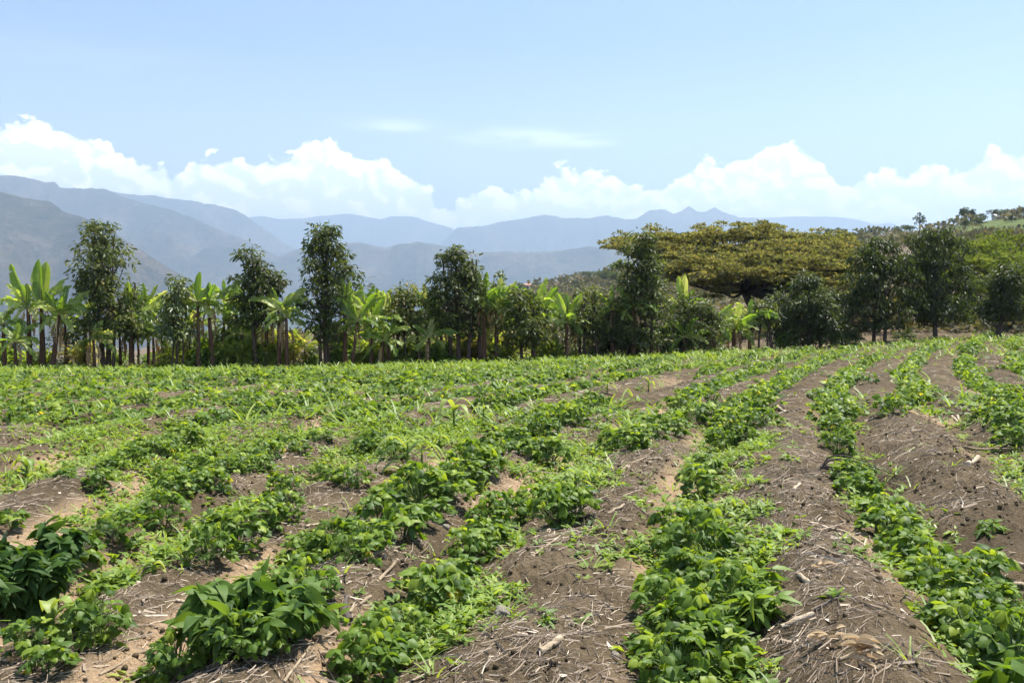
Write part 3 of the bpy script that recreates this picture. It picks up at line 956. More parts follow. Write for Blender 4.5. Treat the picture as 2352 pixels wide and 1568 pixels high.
def build_weeds():
    rg = np.random.default_rng(9)
    # leafy seedlings: rosettes of small pointed leaves on short stems
    def rosettes(x, y, size, nl, hgt, tmpl, mb, tb, tsd=.15):
        N = len(x)
        z = zf(x, y)
        tb_ = tb + rg.normal(0, tsd, N)
        for j in range(nl):
            a = rg.uniform(0, 6.28, N)
            lev = rg.uniform(.2, 1, N)
            d = np.stack([np.cos(a), np.sin(a), rg.normal(.28, .4, N)], 1)
            off = rg.uniform(.0, .55, N) * size
            P = np.stack([x + np.cos(a) * off, y + np.sin(a) * off, z + hgt * lev * rg.uniform(.6, 1.1, N)], 1)
            up = np.array([0, 0, 1.0]) + rg.normal(0, .3, (N, 3))
            mb.inst(*tmpl, basis(d, up), size * rg.uniform(.6, 1.2, N), P, np.clip(tb_ + rg.normal(0, .08, N), 0, 1))
    mb = MB()
    x, y = scatter(52000, 3.4, 13.5, rg, power=1.5)
    keep = rg.uniform(0, 1, len(x)) < weed_density(x, y) * .8
    x, y = x[keep], y[keep]
    h = .03 + .10 * rg.uniform(0, 1, len(x)) ** 1.6 * (weed_density(x, y) > .35)
    half = rg.uniform(0, 1, len(x)) < .55
    for sel, tm, s0, n_ in ((half, WEED_LF, .062, 10), (~half, OV, .05, 9)):
        rosettes(x[sel], y[sel], s0 * rg.uniform(.7, 1.25, sel.sum()), n_, h[sel], tm, mb, .5 if tm is OV else .62)
    print('near weeds', len(x))
    x, y = scatter(52000, 13, 37, rg, power=1.25)
    keep = rg.uniform(0, 1, len(x)) < weed_density(x, y) * (.8 - .25 * ss(y, 15, 19) * (1 - ss(y, 28, 31))) * (.45 + 1.1 * ss(fbm(x * 1.4, y * .9, 2, 99), -.25, .25))
    x, y = x[keep], y[keep]
    rosettes(x, y, rg.uniform(.05, .10, len(x)), 6, rg.uniform(.03, .13, len(x)), TINY2, mb, .30, .22)
    print('far weeds', len(x))
    o = obj('weeds', mb.mesh('weeds', [M_WEED]))
    tag(o, 'bright green low weeds growing between the bean plants', 'weeds', None, 'stuff')
    # grass: thin arching blades
    gb = MB()
    blade = leaf_t(5, 2, lambda t: .045 * (1 - t) ** .6 + .004, 0.0, 0)
    bV = blade[0].copy(); bV[:, 2] = 0; bV[:, 2] -= .42 * bV[:, 1] ** 2.2
    blade = (bV, blade[1])

    def tufts(x, y, nb, ln, tb):
        N = len(x); z = zf(x, y)
        for j in range(nb):
            a = rg.uniform(0, 6.28, N)
            d = np.stack([np.cos(a), np.sin(a), rg.uniform(.5, 2.2, N)], 1)
            P = np.stack([x + .02 * np.cos(a), y + .02 * np.sin(a), z], 1)
            gb.inst(*blade, basis(d, np.array([0, 0, 1.0]) + rg.normal(0, .1, (N, 3))), ln * rg.uniform(.6, 1.15, N), P, np.clip(tb + rg.normal(0, .15, N), 0, 1))
    x, y = scatter(6500, 3.4, 13.5, rg, power=1.5)
    keep = rg.uniform(0, 1, len(x)) < weed_density(x, y) * .7 + .015
    x, y = x[keep], y[keep]
    tufts(x, y, 8, rg.uniform(.07, .17, len(x)), .55)
    x, y = scatter(5200, 13, 37, rg, power=1.2)
    keep = rg.uniform(0, 1, len(x)) < weed_density(x, y) * .6
    x, y = x[keep], y[keep]
    tufts(x, y, 6, rg.uniform(.2, .4, len(x)), .6)
    # taller bright grass along the far edge of the field
    xx = rg.uniform(-20, 24, 5200)
    yy = edge_y(xx) - rg.uniform(-.8, 5.0, len(xx)) ** 1.0
    k = rg.uniform(0, 1, len(xx)) < (1 - .75 * ss(xx, 4, 12))
    xx, yy = xx[k], yy[k]
    tufts(xx, yy, 6, rg.uniform(.18, .4, len(xx)), .55)
    o = obj('grass', gb.mesh('grass', [M_GRASS]))
    tag(o, 'thin yellow green grass blades among the weeds and along the field edge', 'grass', None, 'stuff')


build_weeds()


def build_litter():
    rg = np.random.default_rng(12)
    mb = MB()
    # stick template: 3-sided, two segments, slightly bent
    V, Q = tube(np.array([[0, -.5, 0], [.03, 0, .03], [0, .5, 0]]), [.5, .5, .4], 3)
    # here x/z are thickness axes, y length
    ctr = np.repeat(np.array([[0, -.5, 0], [.03, 0, .03], [0, .5, 0]]), 3, 0)
    Vt = V - ctr                            # offset from the axis
    for (n, ylo, yhi, Lm, thick) in ((52000, 3.2, 13, .06, .0017), (2000, 3.2, 13, .24, .0028), (9000, 13, 30, .22, .0045), (150, 3.2, 16, .36, .0065)):
        x, y = scatter(n, ylo, yhi, rg, power=1.35)
        p = phase(x, y)
        fr = np.abs(p - np.round(p))
        keep = rg.uniform(0, 1, len(x)) < (.25 + .9 * ss(fr, .12, .34)) * ss(fbm(x * .9, y * .9, 2, 91), -.35, .2) * (1 - .75 * np.clip(weed_density(x, y), 0, 1))
        x, y = x[keep], y[keep]
        N = len(x)
        L = Lm * np.exp(rg.normal(0, .45, N))
        a = rg.normal(.6, .8, N)            # loosely combed along the mounds
        dx, dy = np.sin(a) * L / 2, np.cos(a) * L / 2
        z0 = zfine(x - dx, y - dy); z1 = zfine(x + dx, y + dy)
        lift = thick + rg.uniform(0, .012, N) * (rg.uniform(0, 1, N) < .5)
        A = np.stack([x - dx, y - dy, z0 + lift], 1); Bp = np.stack([x + dx, y + dy, z1 + lift + rg.uniform(0, .03, N) * (rg.uniform(0, 1, N) < .3)], 1)
        C = (A + Bp) / 2; C[:, 2] = np.maximum(C[:, 2], zfine(x, y) + thick * .6)
        C[:, :2] += rg.normal(0, .06, (N, 2)) * L[:, None]
        th = thick * np.exp(rg.normal(0, .35, N))
        B = basis(Bp - A, np.array([0, 0, 1.0]))
        off = np.einsum('vj,njk->nvk', Vt, B) * (th * 2)[:, None, None]
        pts = np.stack([A, C, Bp], 1)
        P = off + np.repeat(pts, 3, axis=1)
        QQ = Q[None] + (np.arange(N) * 9)[:, None, None]
        t = np.clip(rg.normal(.46, .26, N), 0, 1)
        mb.add(P.reshape(-1, 3), QQ.reshape(-1, 4), np.repeat(t, 9))
    # flat bits of husk
    x, y = scatter(5200, 3.2, 22, rg, power=1.4)
    k = rg.uniform(0, 1, len(x)) < (1 - np.clip(weed_density(x, y), 0, 1)) * .7
    x, y = x[k], y[k]
    N = len(x); d = rand_dirs(N, rg, -.15, .25)
    P = np.stack([x, y, zfine(x, y) + .008], 1)
    mb.inst(*TINY, basis(d, np.array([0, 0, 1.0]) + rg.normal(0, .3, (N, 3))), np.stack([rg.uniform(.004, .018, N), rg.uniform(.015, .07, N), np.ones(N) * .03], 1), P, np.clip(rg.normal(.6, .25, N), 0, 1))
    o = obj('straw_litter', mb.mesh('straw_litter', [M_STRAW], False))
    tag(o, 'grey and tan straw bits strewn over the bare mounds', 'straw', None, 'stuff')
    # clods
    cb = MB()
    me = bpy.data.meshes.new('tmp')
    import bmesh
    bm = bmesh.new(); bmesh.ops.create_cube(bm, size=1.0)
    bmesh.ops.subdivide_edges(bm, edges=bm.edges[:], cuts=1, use_grid_fill=True)
    cV = np.array([v.co[:] for v in bm.verts]); cQ = np.array([[v.index for v in f.verts] for f in bm.faces])
    bm.free(); bpy.data.meshes.remove(me)
    cV = norm(cV) * .5
    for i in range(6):
        tv = cV * (1 + .5 * rg.uniform(-.5, .5, (len(cV), 1)))
        x, y = scatter(2600, 3.2, 15, rg, power=1.5)
        p = phase(x, y); fr = np.abs(p - np.round(p))
        k = rg.uniform(0, 1, len(x)) < ss(vn(x * 1.3, y * 1.3, 44), -.05, .25) * .8 + .12
        x, y = x[k], y[k]; N = len(x)
        s = .014 * np.exp(rg.normal(0, .6, N))
        P = np.stack([x, y, zfine(x, y) + s * .15], 1)
        cb.inst(tv, cQ, basis(rand_dirs(N, rg), np.array([.1, .2, 1.0])), np.minimum(s, .034), P, np.zeros(N))
    o = obj('soil_clods', cb.mesh('soil_clods', [M_SOIL]))
    tag(o, 'crumbly dark soil clods lying on the mounds', 'soil clods', None, 'stuff')


build_litter()


# ------------------------------------------------------------------ single stalks, logs and stones on the soil
def stick(name, label, cat, pts_uv, r0, r1, material, tint=.6, lift=0.0, sides=8, group='dry stalks on the field', hump=0.0):
    pts = []
    n = len(pts_uv)
    for i, (u, v) in enumerate(pts_uv):
        x, y = gp(u, v)
        pts.append([x, y, 0])
    pts = np.array(pts)
    # resample
    t = np.linspace(0, 1, max(6, n * 4))
    seg = np.linspace(0, 1, n)
    P = np.stack([np.interp(t, seg, pts[:, i]) for i in range(3)], 1)
    rg = np.random.default_rng(abs(hash(label)) % 1000 if False else sum(map(ord, label)))
    P[:, 0] += .006 * np.cumsum(rg.normal(0, .5, len(t))); P[:, 1] += .006 * np.cumsum(rg.normal(0, .5, len(t)))
    g = zfine(P[:, 0], P[:, 1])
    zline = np.polyval(np.polyfit(t, g, 1 if n < 3 else 2), t)
    zz = np.maximum(zline, g) * .6 + zline * .4
    rad = (r0 + (r1 - r0) * t) * .84
    P[:, 2] = zz + rad * .45 + lift + hump * np.sin(np.pi * t)
    rad = rad * (1 + .10 * rg.normal(0, 1, len(t)))
    V, Q = tube(P, rad, sides)
    mb = MB()
    V = V + rg.normal(0, .07, V.shape) * np.repeat(rad, sides)[:, None]
    tint = tint * .58
    mb.add(V, Q, np.clip(tint + rg.normal(0, .12, len(V)), 0, 1))
    # end caps
    for e, sgn in ((0, -1), (len(t) - 1, 1)):
        c = P[e]
        ring = V[e * sides:(e + 1) * sides]
        cc = np.concatenate([ring, ring * .02 + c * .98])
        mb.add(cc, grid_quads(2, sides, True), min(1, tint + .25))
    o = obj(name, mb.mesh(name, [material]))
    # origin to the object's base
    base = P.mean(0)
    o.data.transform(__import__('mathutils').Matrix.Translation(-Vector(base)))
    o.location = base
    return tag(o, label, cat, group)


SK = [
    ('dry_log', 'thick tan hollow stalk lying beside the round stone', 'log', [(1124, 1400), (1196, 1349)], .024, .026, M_STALK, .45),
    ('dry_log', 'short broken pale stalk with a split end, front centre', 'log', [(1241, 1508), (1286, 1487)], .021, .023, M_STALK, .75),
    ('dry_stalk', 'flat pale white stalk on the mound left of the lower right row', 'stalk', [(1803, 1453), (1880, 1418)], .017, .021, M_STALK, .95),
    ('dry_stalk', 'thin tan stalk below the flat pale white one', 'stalk', [(1750, 1492), (1790, 1466)], .009, .009, M_STALK, .8),
    ('dry_stalk', 'long whitish stalk running into the lower right bean row', 'stalk', [(1892, 1214), (1945, 1228), (1985, 1252), (2035, 1290)], .011, .012, M_STALK, .85),
    ('dry_stalk', 'slender stalk parallel below the long whitish stalk', 'stalk', [(1845, 1250), (1920, 1277), (2020, 1302)], .008, .007, M_STALK, .55),
    ('dry_stalk', 'grey stalk lying level from the broad weedy row', 'stalk', [(1740, 1245), (1830, 1243)], .010, .009, M_STALK, .7),
    ('dry_stalk', 'brown bent stalk across the middle of the right mound', 'stalk', [(1880, 1402), (1930, 1385), (2002, 1373)], .009, .007, M_DTWIG, .9),
    ('dry_stalk', 'short pale stub pointing down below the wilted leaf', 'stalk', [(1838, 1328), (1860, 1346)], .016, .018, M_STALK, .9),
    ('dry_stalk', 'curved pale stem hooked around the wilted leaf', 'stalk', [(1930, 1288), (1950, 1300), (1948, 1320), (1928, 1346)], .005, .004, M_STALK, .8),
    ('dry_stalk', 'long leaning stalk at the bottom of the right mound', 'stalk', [(1728, 1552), (1780, 1512), (1853, 1498)], .012, .009, M_STALK, .4),
    ('dry_stalk', 'upright looking dark twig near the bottom right', 'stalk', [(2102, 1500), (2124, 1566)], .006, .006, M_DTWIG, .5),
    ('dry_stalk', 'grey stalk lying behind the bundle of husks', 'stalk', [(1935, 1520), (2030, 1498)], .010, .012, M_STALK, .6),
    ('dry_stalk', 'long thin straw stalk crossing the mound left of the broad row', 'stalk', [(1250, 1325), (1340, 1290), (1420, 1272)], .005, .004, M_STALK, .6),
    ('dry_stalk', 'pale stalk lying on the crest right of the leafy patch', 'stalk', [(1222, 1285), (1250, 1263), (1288, 1233)], .007, .006, M_STALK, .85),
    ('dry_stalk', 'broken stalk with a white tip above the bare centre mound', 'stalk', [(1398, 1186), (1435, 1168)], .010, .012, M_STALK, .85),
    ('dry_stalk', 'long bleached stalk slanting across the soil behind the leafy patch', 'stalk', [(1408, 1099), (1450, 1070), (1492, 1046)], .011, .009, M_STALK, .7),
    ('dry_stalk', 'pale twig sticking up beside the round bean plant', 'stalk', [(1490, 1036), (1496, 1016)], .010, .008, M_STALK, .9),
    ('dry_stalk', 'straight tan stalk leading down to the forked stump', 'stalk', [(862, 1352), (905, 1288)], .012, .009, M_STALK, .7),
    ('dry_stalk', 'tan stalk continuing below the straight tan stalk', 'stalk', [(802, 1415), (855, 1378)], .010, .012, M_STALK, .65),
    ('dry_stump', 'dark brown forked maize stump on the soil left of centre', 'stump', [(800, 1432), (788, 1408), (792, 1376)], .026, .012, M_DTWIG, .9),
    ('dry_stalk', 'flat stalk poking out from under the leafy centre row', 'stalk', [(848, 1282), (900, 1266)], .012, .010, M_STALK, .6),
    ('dry_stalk', 'bleached stalk beside the sandy furrow left of centre', 'stalk', [(700, 1222), (740, 1208)], .012, .010, M_STALK, .9),
    ('dry_stalk', 'pale stalk leaning out of the bean cluster beside the furrow', 'stalk', [(480, 1190), (505, 1180)], .016, .012, M_STALK, .85),
    ('dry_stalk', 'tan stalk wedged at the foot of the left bean cluster', 'stalk', [(378, 1236), (450, 1208)], .012, .010, M_STALK, .8),
    ('dry_stalk', 'short white stub left of the big dark bush', 'stalk', [(396, 1391), (424, 1396)], .014, .010, M_STALK, 1.0),
    ('dry_stalk', 'branchy straw stalk across the lower left mound', 'stalk', [(220, 1568), (300, 1520), (385, 1480), (430, 1455)], .007, .005, M_STALK, .6),
    ('dry_stalk', 'long straw stalk at the bottom below the big dark bush', 'stalk', [(650, 1568), (720, 1510), (784, 1462)], .009, .006, M_STALK, .65),
    ('dry_stalk', 'white bleached stalk lying in the left green rows', 'stalk', [(106, 1008), (152, 999)], .022, .018, M_STALK, .95),
    ('dry_stalk', 'pale stalk lying along the left mound behind the furrow', 'stalk', [(570, 1000), (608, 992)], .014, .012, M_STALK, .85),
    ('dry_stalk', 'upright crossed straw on the left mound', 'stalk', [(256, 1135), (286, 1102)], .008, .006, M_STALK, .7),
    ('dry_log', 'thick white split stalk on the right bare mound', 'log', [(2225, 1074), (2252, 1060)], .030, .026, M_STALK, .95),
    ('dry_log', 'long grey weathered branch at the right edge of the picture', 'log', [(2225, 1036), (2290, 1040), (2372, 1032)], .018, .026, M_STALK, .5),
    ('dry_stalk', 'pale husk end standing on top of the right bare mound', 'stalk', [(2188, 960), (2208, 975)], .026, .018, M_STALK, .9),
    ('dry_stalk', 'second pale husk end beside the one on top of the right mound', 'stalk', [(2200, 958), (2212, 974)], .022, .018, M_STALK, .8),
    ('dry_stalk', 'long grey stalk across the middle of the right bare mound', 'stalk', [(2095, 1000), (2180, 992)], .012, .010, M_STALK, .6),
    ('dry_stalk', 'leaning forked straw at the left side of the right mound', 'stalk', [(1990, 1015), (2068, 984)], .010, .006, M_STALK, .55),
    ('dry_stalk', 'straight twig below the long grey stalk on the right mound', 'stalk', [(2040, 1054), (2115, 1022)], .009, .006, M_STALK, .55),
    ('dry_stalk', 'dark slanting twig near the centre of the right mound', 'stalk', [(2140, 1036), (2164, 1052)], .012, .010, M_DTWIG, .8),
    ('dry_stalk', 'short white stub in the weeds above the dark fan of twigs', 'stalk', [(1862, 1044), (1878, 1050)], .018, .015, M_STALK, .95),
    ('dry_stalk', 'short pale piece of cane below the dark fan of twigs', 'stalk', [(1826, 1131), (1840, 1120)], .016, .014, M_STALK, .95),
    ('dry_stalk', 'grey stalk lying left of the dark fan of twigs', 'stalk', [(1785, 1112), (1830, 1102)], .012, .010, M_STALK, .5),
    ('dry_log', 'pale stalk end at the right edge below the bare mound', 'log', [(2310, 1292), (2362, 1312)], .016, .02, M_STALK, .75),
    ('dry_log', 'whitish cob end at the right edge under the grey stalk end', 'log', [(2336, 1350), (2362, 1362)], .03, .024, M_STALK, .95),
    ('dry_stalk', 'pale stick on the second mound from the right', 'stalk', [(1785, 946), (1806, 950)], .022, .018, M_STALK, .85),
    ('dry_stalk', 'dark stick beside the pale one on the far right mound', 'stalk', [(1808, 950), (1838, 944)], .018, .012, M_DTWIG, .9),
    ('dry_stalk', 'white stub on the narrow far mound between two right rows', 'stalk', [(2034, 920), (2042, 913)], .028, .022, M_STALK, .95),
    ('dry_log', 'pile of bleached branches in front of the far left trees', 'log', [(560, 848), (608, 853)], .05, .03, M_STALK, .8),
    ('dry_log', 'dark branch beside the bleached branches in front of the far left trees', 'log', [(600, 858), (650, 852)], .04, .03, M_DTWIG, .9),
    ('dry_stalk', 'tan stalks lying between the maize plant and the leafy centre row', 'stalk', [(872, 1118), (920, 1112), (975, 1106)], .012, .010, M_STALK, .7),
]
for a in SK:
    stick(*a)


def fan_of_twigs():
    x, y = gp(1888, 1083)
    z = float(zf(x, y))
    t = thing('twig_fan', 'dark branch with long bare twigs fanning out over the right bean row', 'branch', (x, y, z))
    for i, (u, v, hmp) in enumerate(((2045, 1090, .14), (2100, 1113, .12), (1985, 1090, .10), (1945, 1105, .05), (2080, 1128, .04))):
        x2, y2 = gp(u, v)
        s = np.linspace(0, 1, 12)[:, None]
        P = np.concatenate([(np.array([[x2 - x, y2 - y]]) * s), (hmp * np.sin(np.pi * s ** .6) * (1 - .3 * s) + .03 + (float(zf(x2, y2)) - z) * s)], 1)
        mb = MB(); mb.add(*tube(P, np.linspace(.008, .0035, 12), 5), tint=.3)
        obj('twig', mb.mesh('twig', [M_DTWIG]), t)
    mb = MB(); mb.add(*tube(np.array([[-.03, -.02, .0], [0, 0, .04], [.06, -.05, .03], [.16, -.12, .01]]), [.02, .018, .014, .008], 7), tint=.4)
    obj('branch', mb.mesh('branch', [M_DTWIG]), t)


fan_of_twigs()


def stone(label, u, v, r, sq=.75, seed=1, material=None):
    import bmesh
    bm = bmesh.new(); bmesh.ops.create_icosphere(bm, subdivisions=4, radius=1)
    for vv in bm.verts:
        c = vv.co
        n_ = float(fbm(np.array([c.x * 1.6 + seed * 3]), np.array([c.y * 1.6 + c.z * 1.9]), 4, seed)[0])
        vv.co = c * (1 + .35 * n_)
        vv.co.z *= sq
    me = bpy.data.meshes.new('stone'); bm.to_mesh(me); bm.free()
    me.attributes.new('tint', 'FLOAT', 'POINT').data.foreach_set('value', np.full(len(me.vertices), .5, np.float32))
    me.polygons.foreach_set('use_smooth', np.ones(len(me.polygons), bool))
    me.materials.append(material or M_STONE)
    x, y = gp(u, v)
    o = obj('stone', me, None, (x, y, float(zfine(x, y)) + r * .35))
    o.scale = (r, r, r)
    return tag(o, label, 'stone', 'stones on the soil')


stone('round speckled grey stone beside the thick hollow stalk', 1155, 1418, .045, .85, 1)
stone('small pale stone behind the leafy centre row', 1023, 1222, .026, .9, 2)
stone('pinkish stone on the soil beside the forked stump', 1660, 1060, .03, .8, 3)
stone('small pale stone in the broad row right of centre', 1415, 1520, .02, .8, 5)


def husk_bundle(label, u, v, n, L, seed):
    rg = np.random.default_rng(seed)
    x, y = gp(u, v)
    t = thing('maize_husk', label, 'husk', (x, y, float(zfine(x, y))), 'maize husks')
    ln = leaf_t(8, 5, lambda q: .13 * math.sin(math.pi * min(.98, q + .05)) ** .6, .35, 1.3)
    for i in range(n):
        mb = MB()
        a = rg.normal(1.2, .5)
        d = np.array([[math.sin(a), math.cos(a) * .5, rg.uniform(-.05, .25)]])
        mb.inst(*ln, basis(d, np.array([[0, rg.normal(-.5, .3), 1.0]])), np.array([L * rg.uniform(.7, 1.1)]), np.array([[rg.normal(-L * .5, .02), rg.normal(0, .03), .03 + .01 * i]]), [rg.uniform(.6, 1)])
        obj('husk_leaf', mb.mesh('husk_leaf', [M_DEAD]), t)


husk_bundle('open pale maize husk with a pinkish sheen near the bottom right', 2000, 1535, 9, .13, 3)
husk_bundle('small torn maize husk beside the wilted leaf', 1900, 1316, 3, .08, 4)
husk_bundle('small white husk curled on the mound above the open husk', 1895, 1492, 3, .09, 5)
husk_bundle('second small white husk curled beside the first', 1945, 1492, 3, .08, 6)


# ------------------------------------------------------------------ maize plants and leafy bushes in the field
def maize(label, u, v, hpx, nl=7, seed=1, lean=0.0, wid=.135, tint=.72):
    rg = np.random.default_rng(seed)
    x, y = gp(u, v)
    H = hpx / F * y * 1.25
    t = thing('maize_plant', label, 'maize plant', (x, y, float(zf(x, y)) - .01), 'maize plants among the beans')
    mb = MB()
    P = np.array([[0, 0, 0], [lean * H * .3, 0, H * .35], [lean * H * .6, 0, H * .65]])
    mb.add(*tube(P, [.014, .012, .006], 6), tint=.5)
    obj('stalk', mb.mesh('stalk', [M_GRASS]), t)
    for i in range(nl):
        f = (i + .6) / nl
        a = (0 if i % 2 else math.pi) + rg.normal(0, .45)
        L = H * rg.uniform(.75, 1.05) * (.75 if i == nl - 1 else 1)
        s = np.linspace(0, 1, 10)
        up = rg.uniform(.45, .85) + .25 * f
        rr = L * .62 * (s ** 1.1)
        zz = H * .62 * f + L * up * s - L * (1.0 * up + .15 * rg.uniform(.2, 1.6)) * s ** 2.3
        C = np.stack([np.cos(a) * rr + lean * H * .5 * f, np.sin(a) * rr, zz], 1)
        wd = wid * (H / .5) ** .5 * .42 * (np.sin(np.pi * np.clip(s * .9 + .08, 0, 1)) ** .6) * (1 - s * .35)
        side = np.array([-math.sin(a), math.cos(a), 0])
        V = np.stack([C - side * wd[:, None] + [0, 0, .012], C, C + side * wd[:, None] + [0, 0, .012]], 1).reshape(-1, 3)
        lb = MB(); lb.add(V, grid_quads(10, 3), np.clip(tint + rg.normal(0, .12), 0, .85))
        obj('leaf', lb.mesh('maize_leaf', [M_GRASS]), t)


maize('tall bright maize plant with arching leaves in the middle of the field', 1042, 988, 78, 8, 1)
maize('drooping maize plant behind the forked leafy row, nearest to the camera', 935, 1105, 112, 8, 2)
maize('pale maize plant standing just right of the drooping one', 968, 1095, 92, 5, 3)
maize('yellow green maize seedling at the left edge', 58, 1104, 56, 7, 4)
maize('small maize seedling beside the left edge one', 90, 1090, 30, 4, 5)
maize('maize seedling with two curled leaves in the lower left', 348, 1322, 42, 5, 6)
maize('maize plant rising behind the lower left bean cluster', 112, 1480, 110, 6, 7)
maize('upright maize seedling in the leafy centre patch', 1322, 1130, 60, 5, 8)
maize('small maize seedling between the maize pair and the round bean plants', 1008, 1030, 36, 5, 9)
maize('light maize seedling right of the tall maize plant', 1110, 968, 42, 6, 10)
maize('far maize plant among the right middle rows', 1395, 905, 34, 7, 11)
maize('second far maize plant among the right middle rows', 1490, 900, 36, 7, 12)
maize('maize seedling in the broad weedy row', 1700, 1440, 60, 5, 13)
maize('light maize seedling at the top of the broad weedy row', 1690, 1190, 46, 7, 14)
maize('upright maize seedling at the field edge in front of the dense dark bush', 1888, 800, 26, 6, 15)
maize('second maize seedling at the field edge left of the slender pair of trunks', 1945, 797, 22, 6, 16)
maize('maize seedling in the yellow green patch between the right rows', 1960, 960, 34, 6, 17)
maize('maize seedling low in the leafy front centre patch', 905, 1560, 62, 6, 18)
maize('maize seedling beside the broad row bottom', 1720, 1555, 50, 5, 19)


def leafy_bush(label, u, v, hpx, wpx, seed, n=150, lf=.16, tmpl=None, material=None, name='weed_bush', cat='bush', tint=.45, nstem=9):
    rg = np.random.default_rng(seed)
    x, y = gp(u, v)
    H = hpx / F * y; W = wpx / F * y / 2
    t = thing(name, label, cat, (x, y, float(zf(x, y)) - .02), None)
    st = MB(); fo = MB()
    tips = []
    for k in range(nstem):
        a = 2 * math.pi * k / nstem + rg.normal(0, .3)
        rr = W * math.sqrt(rg.uniform(.02, .85))
        top_ = np.array([math.cos(a) * rr, math.sin(a) * rr, H * rg.uniform(.5, 1.0) * (1 - .3 * (rr / W) ** 2)])
        s = np.linspace(0, 1, 6)[:, None]
        b0 = np.array([math.cos(a + .5), math.sin(a + .5), 0]) * W * rg.uniform(0, .45)
        P = b0 * (1 - s) + top_ * s + np.array([0, 0, 1]) * (H * .12 * np.sin(np.pi * s))
        st.add(*tube(P, np.linspace(.009, .003, 6), 5), tint=.5)
        tips.append(P)
    m_ = n
    k = rg.integers(0, nstem, m_)
    f = rg.uniform(.12, 1, m_) ** .8
    base = np.array([[np.interp(f[i], np.linspace(0, 1, 6), tips[k[i]][:, c]) for c in range(3)] for i in range(m_)])
    a = rg.uniform(0, 6.28, m_)
    d = np.stack([np.cos(a), np.sin(a), rg.normal(.05, .5, m_) + .5 * (f - .9)], 1)
    fo.inst(*(tmpl or LANCE_BIG), basis(d, np.array([0, 0, 1.0]) + rg.normal(0, .5, (m_, 3))), lf * np.clip(np.exp(rg.normal(-.15, .3, m_)), .45, 1.15), base, np.clip(rg.normal(tint, .15, m_) + .2 * (f - .6), 0, 1))
    obj('stems', st.mesh('stems', [M_BSTEM]), t)
    obj('foliage', fo.mesh('foliage', [material or M_BUSH]), t)


LANCE_W = leaf_t(8, 5, lambda t: lance_w(t) * 1.7, .8, .25, .01)
OVB = leaf_t(7, 5, lambda t: ovate_w(t) * 1.25, .5, -.2, .012)
leafy_bush('big dark green bush with long drooping leaves, left of centre in front', 585, 1476, 165, 360, 31, 1300, .085, LANCE_W, M_BUSH, tint=.75, nstem=42)
leafy_bush('tall dark bush with hanging leaves at the left edge', 42, 1420, 200, 260, 32, 1100, .085, LANCE_W, M_BUSH, tint=.45, nstem=34)
leafy_bush('dark leafy bush behind the one at the left edge', 120, 1330, 150, 150, 33, 300, .10, OVB, M_BUSH, tint=.4)
leafy_bush('lone small ragged weed on the bare mound at the far right', 2278, 1232, 46, 84, 34, 60, .08, LANCE, M_WEED, tint=.2)
leafy_bush('feathery fern like weed at the right side of the broad row', 1750, 1440, 95, 120, 35, 170, .11, LANCE, M_WEED, tint=.45)
leafy_bush('bright feathery weed behind the first one in the broad row', 1738, 1370, 90, 130, 36, 170, .11, LANCE, M_WEED, tint=.5)
leafy_bush('spiky small weed behind the round stone', 1255, 1440, 40, 70, 37, 50, .07, LANCE, M_WEED, tint=.3)
leafy_bush('green bush at the field edge left of the right thin trunks', 1565, 806, 26, 70, 38, 160, .12, OV, M_WEED, tint=.25)
leafy_bush('ragged dark shrub at the field edge left of centre', 768, 840, 36, 46, 39, 140, .12, OV, M_WEED, tint=.1)


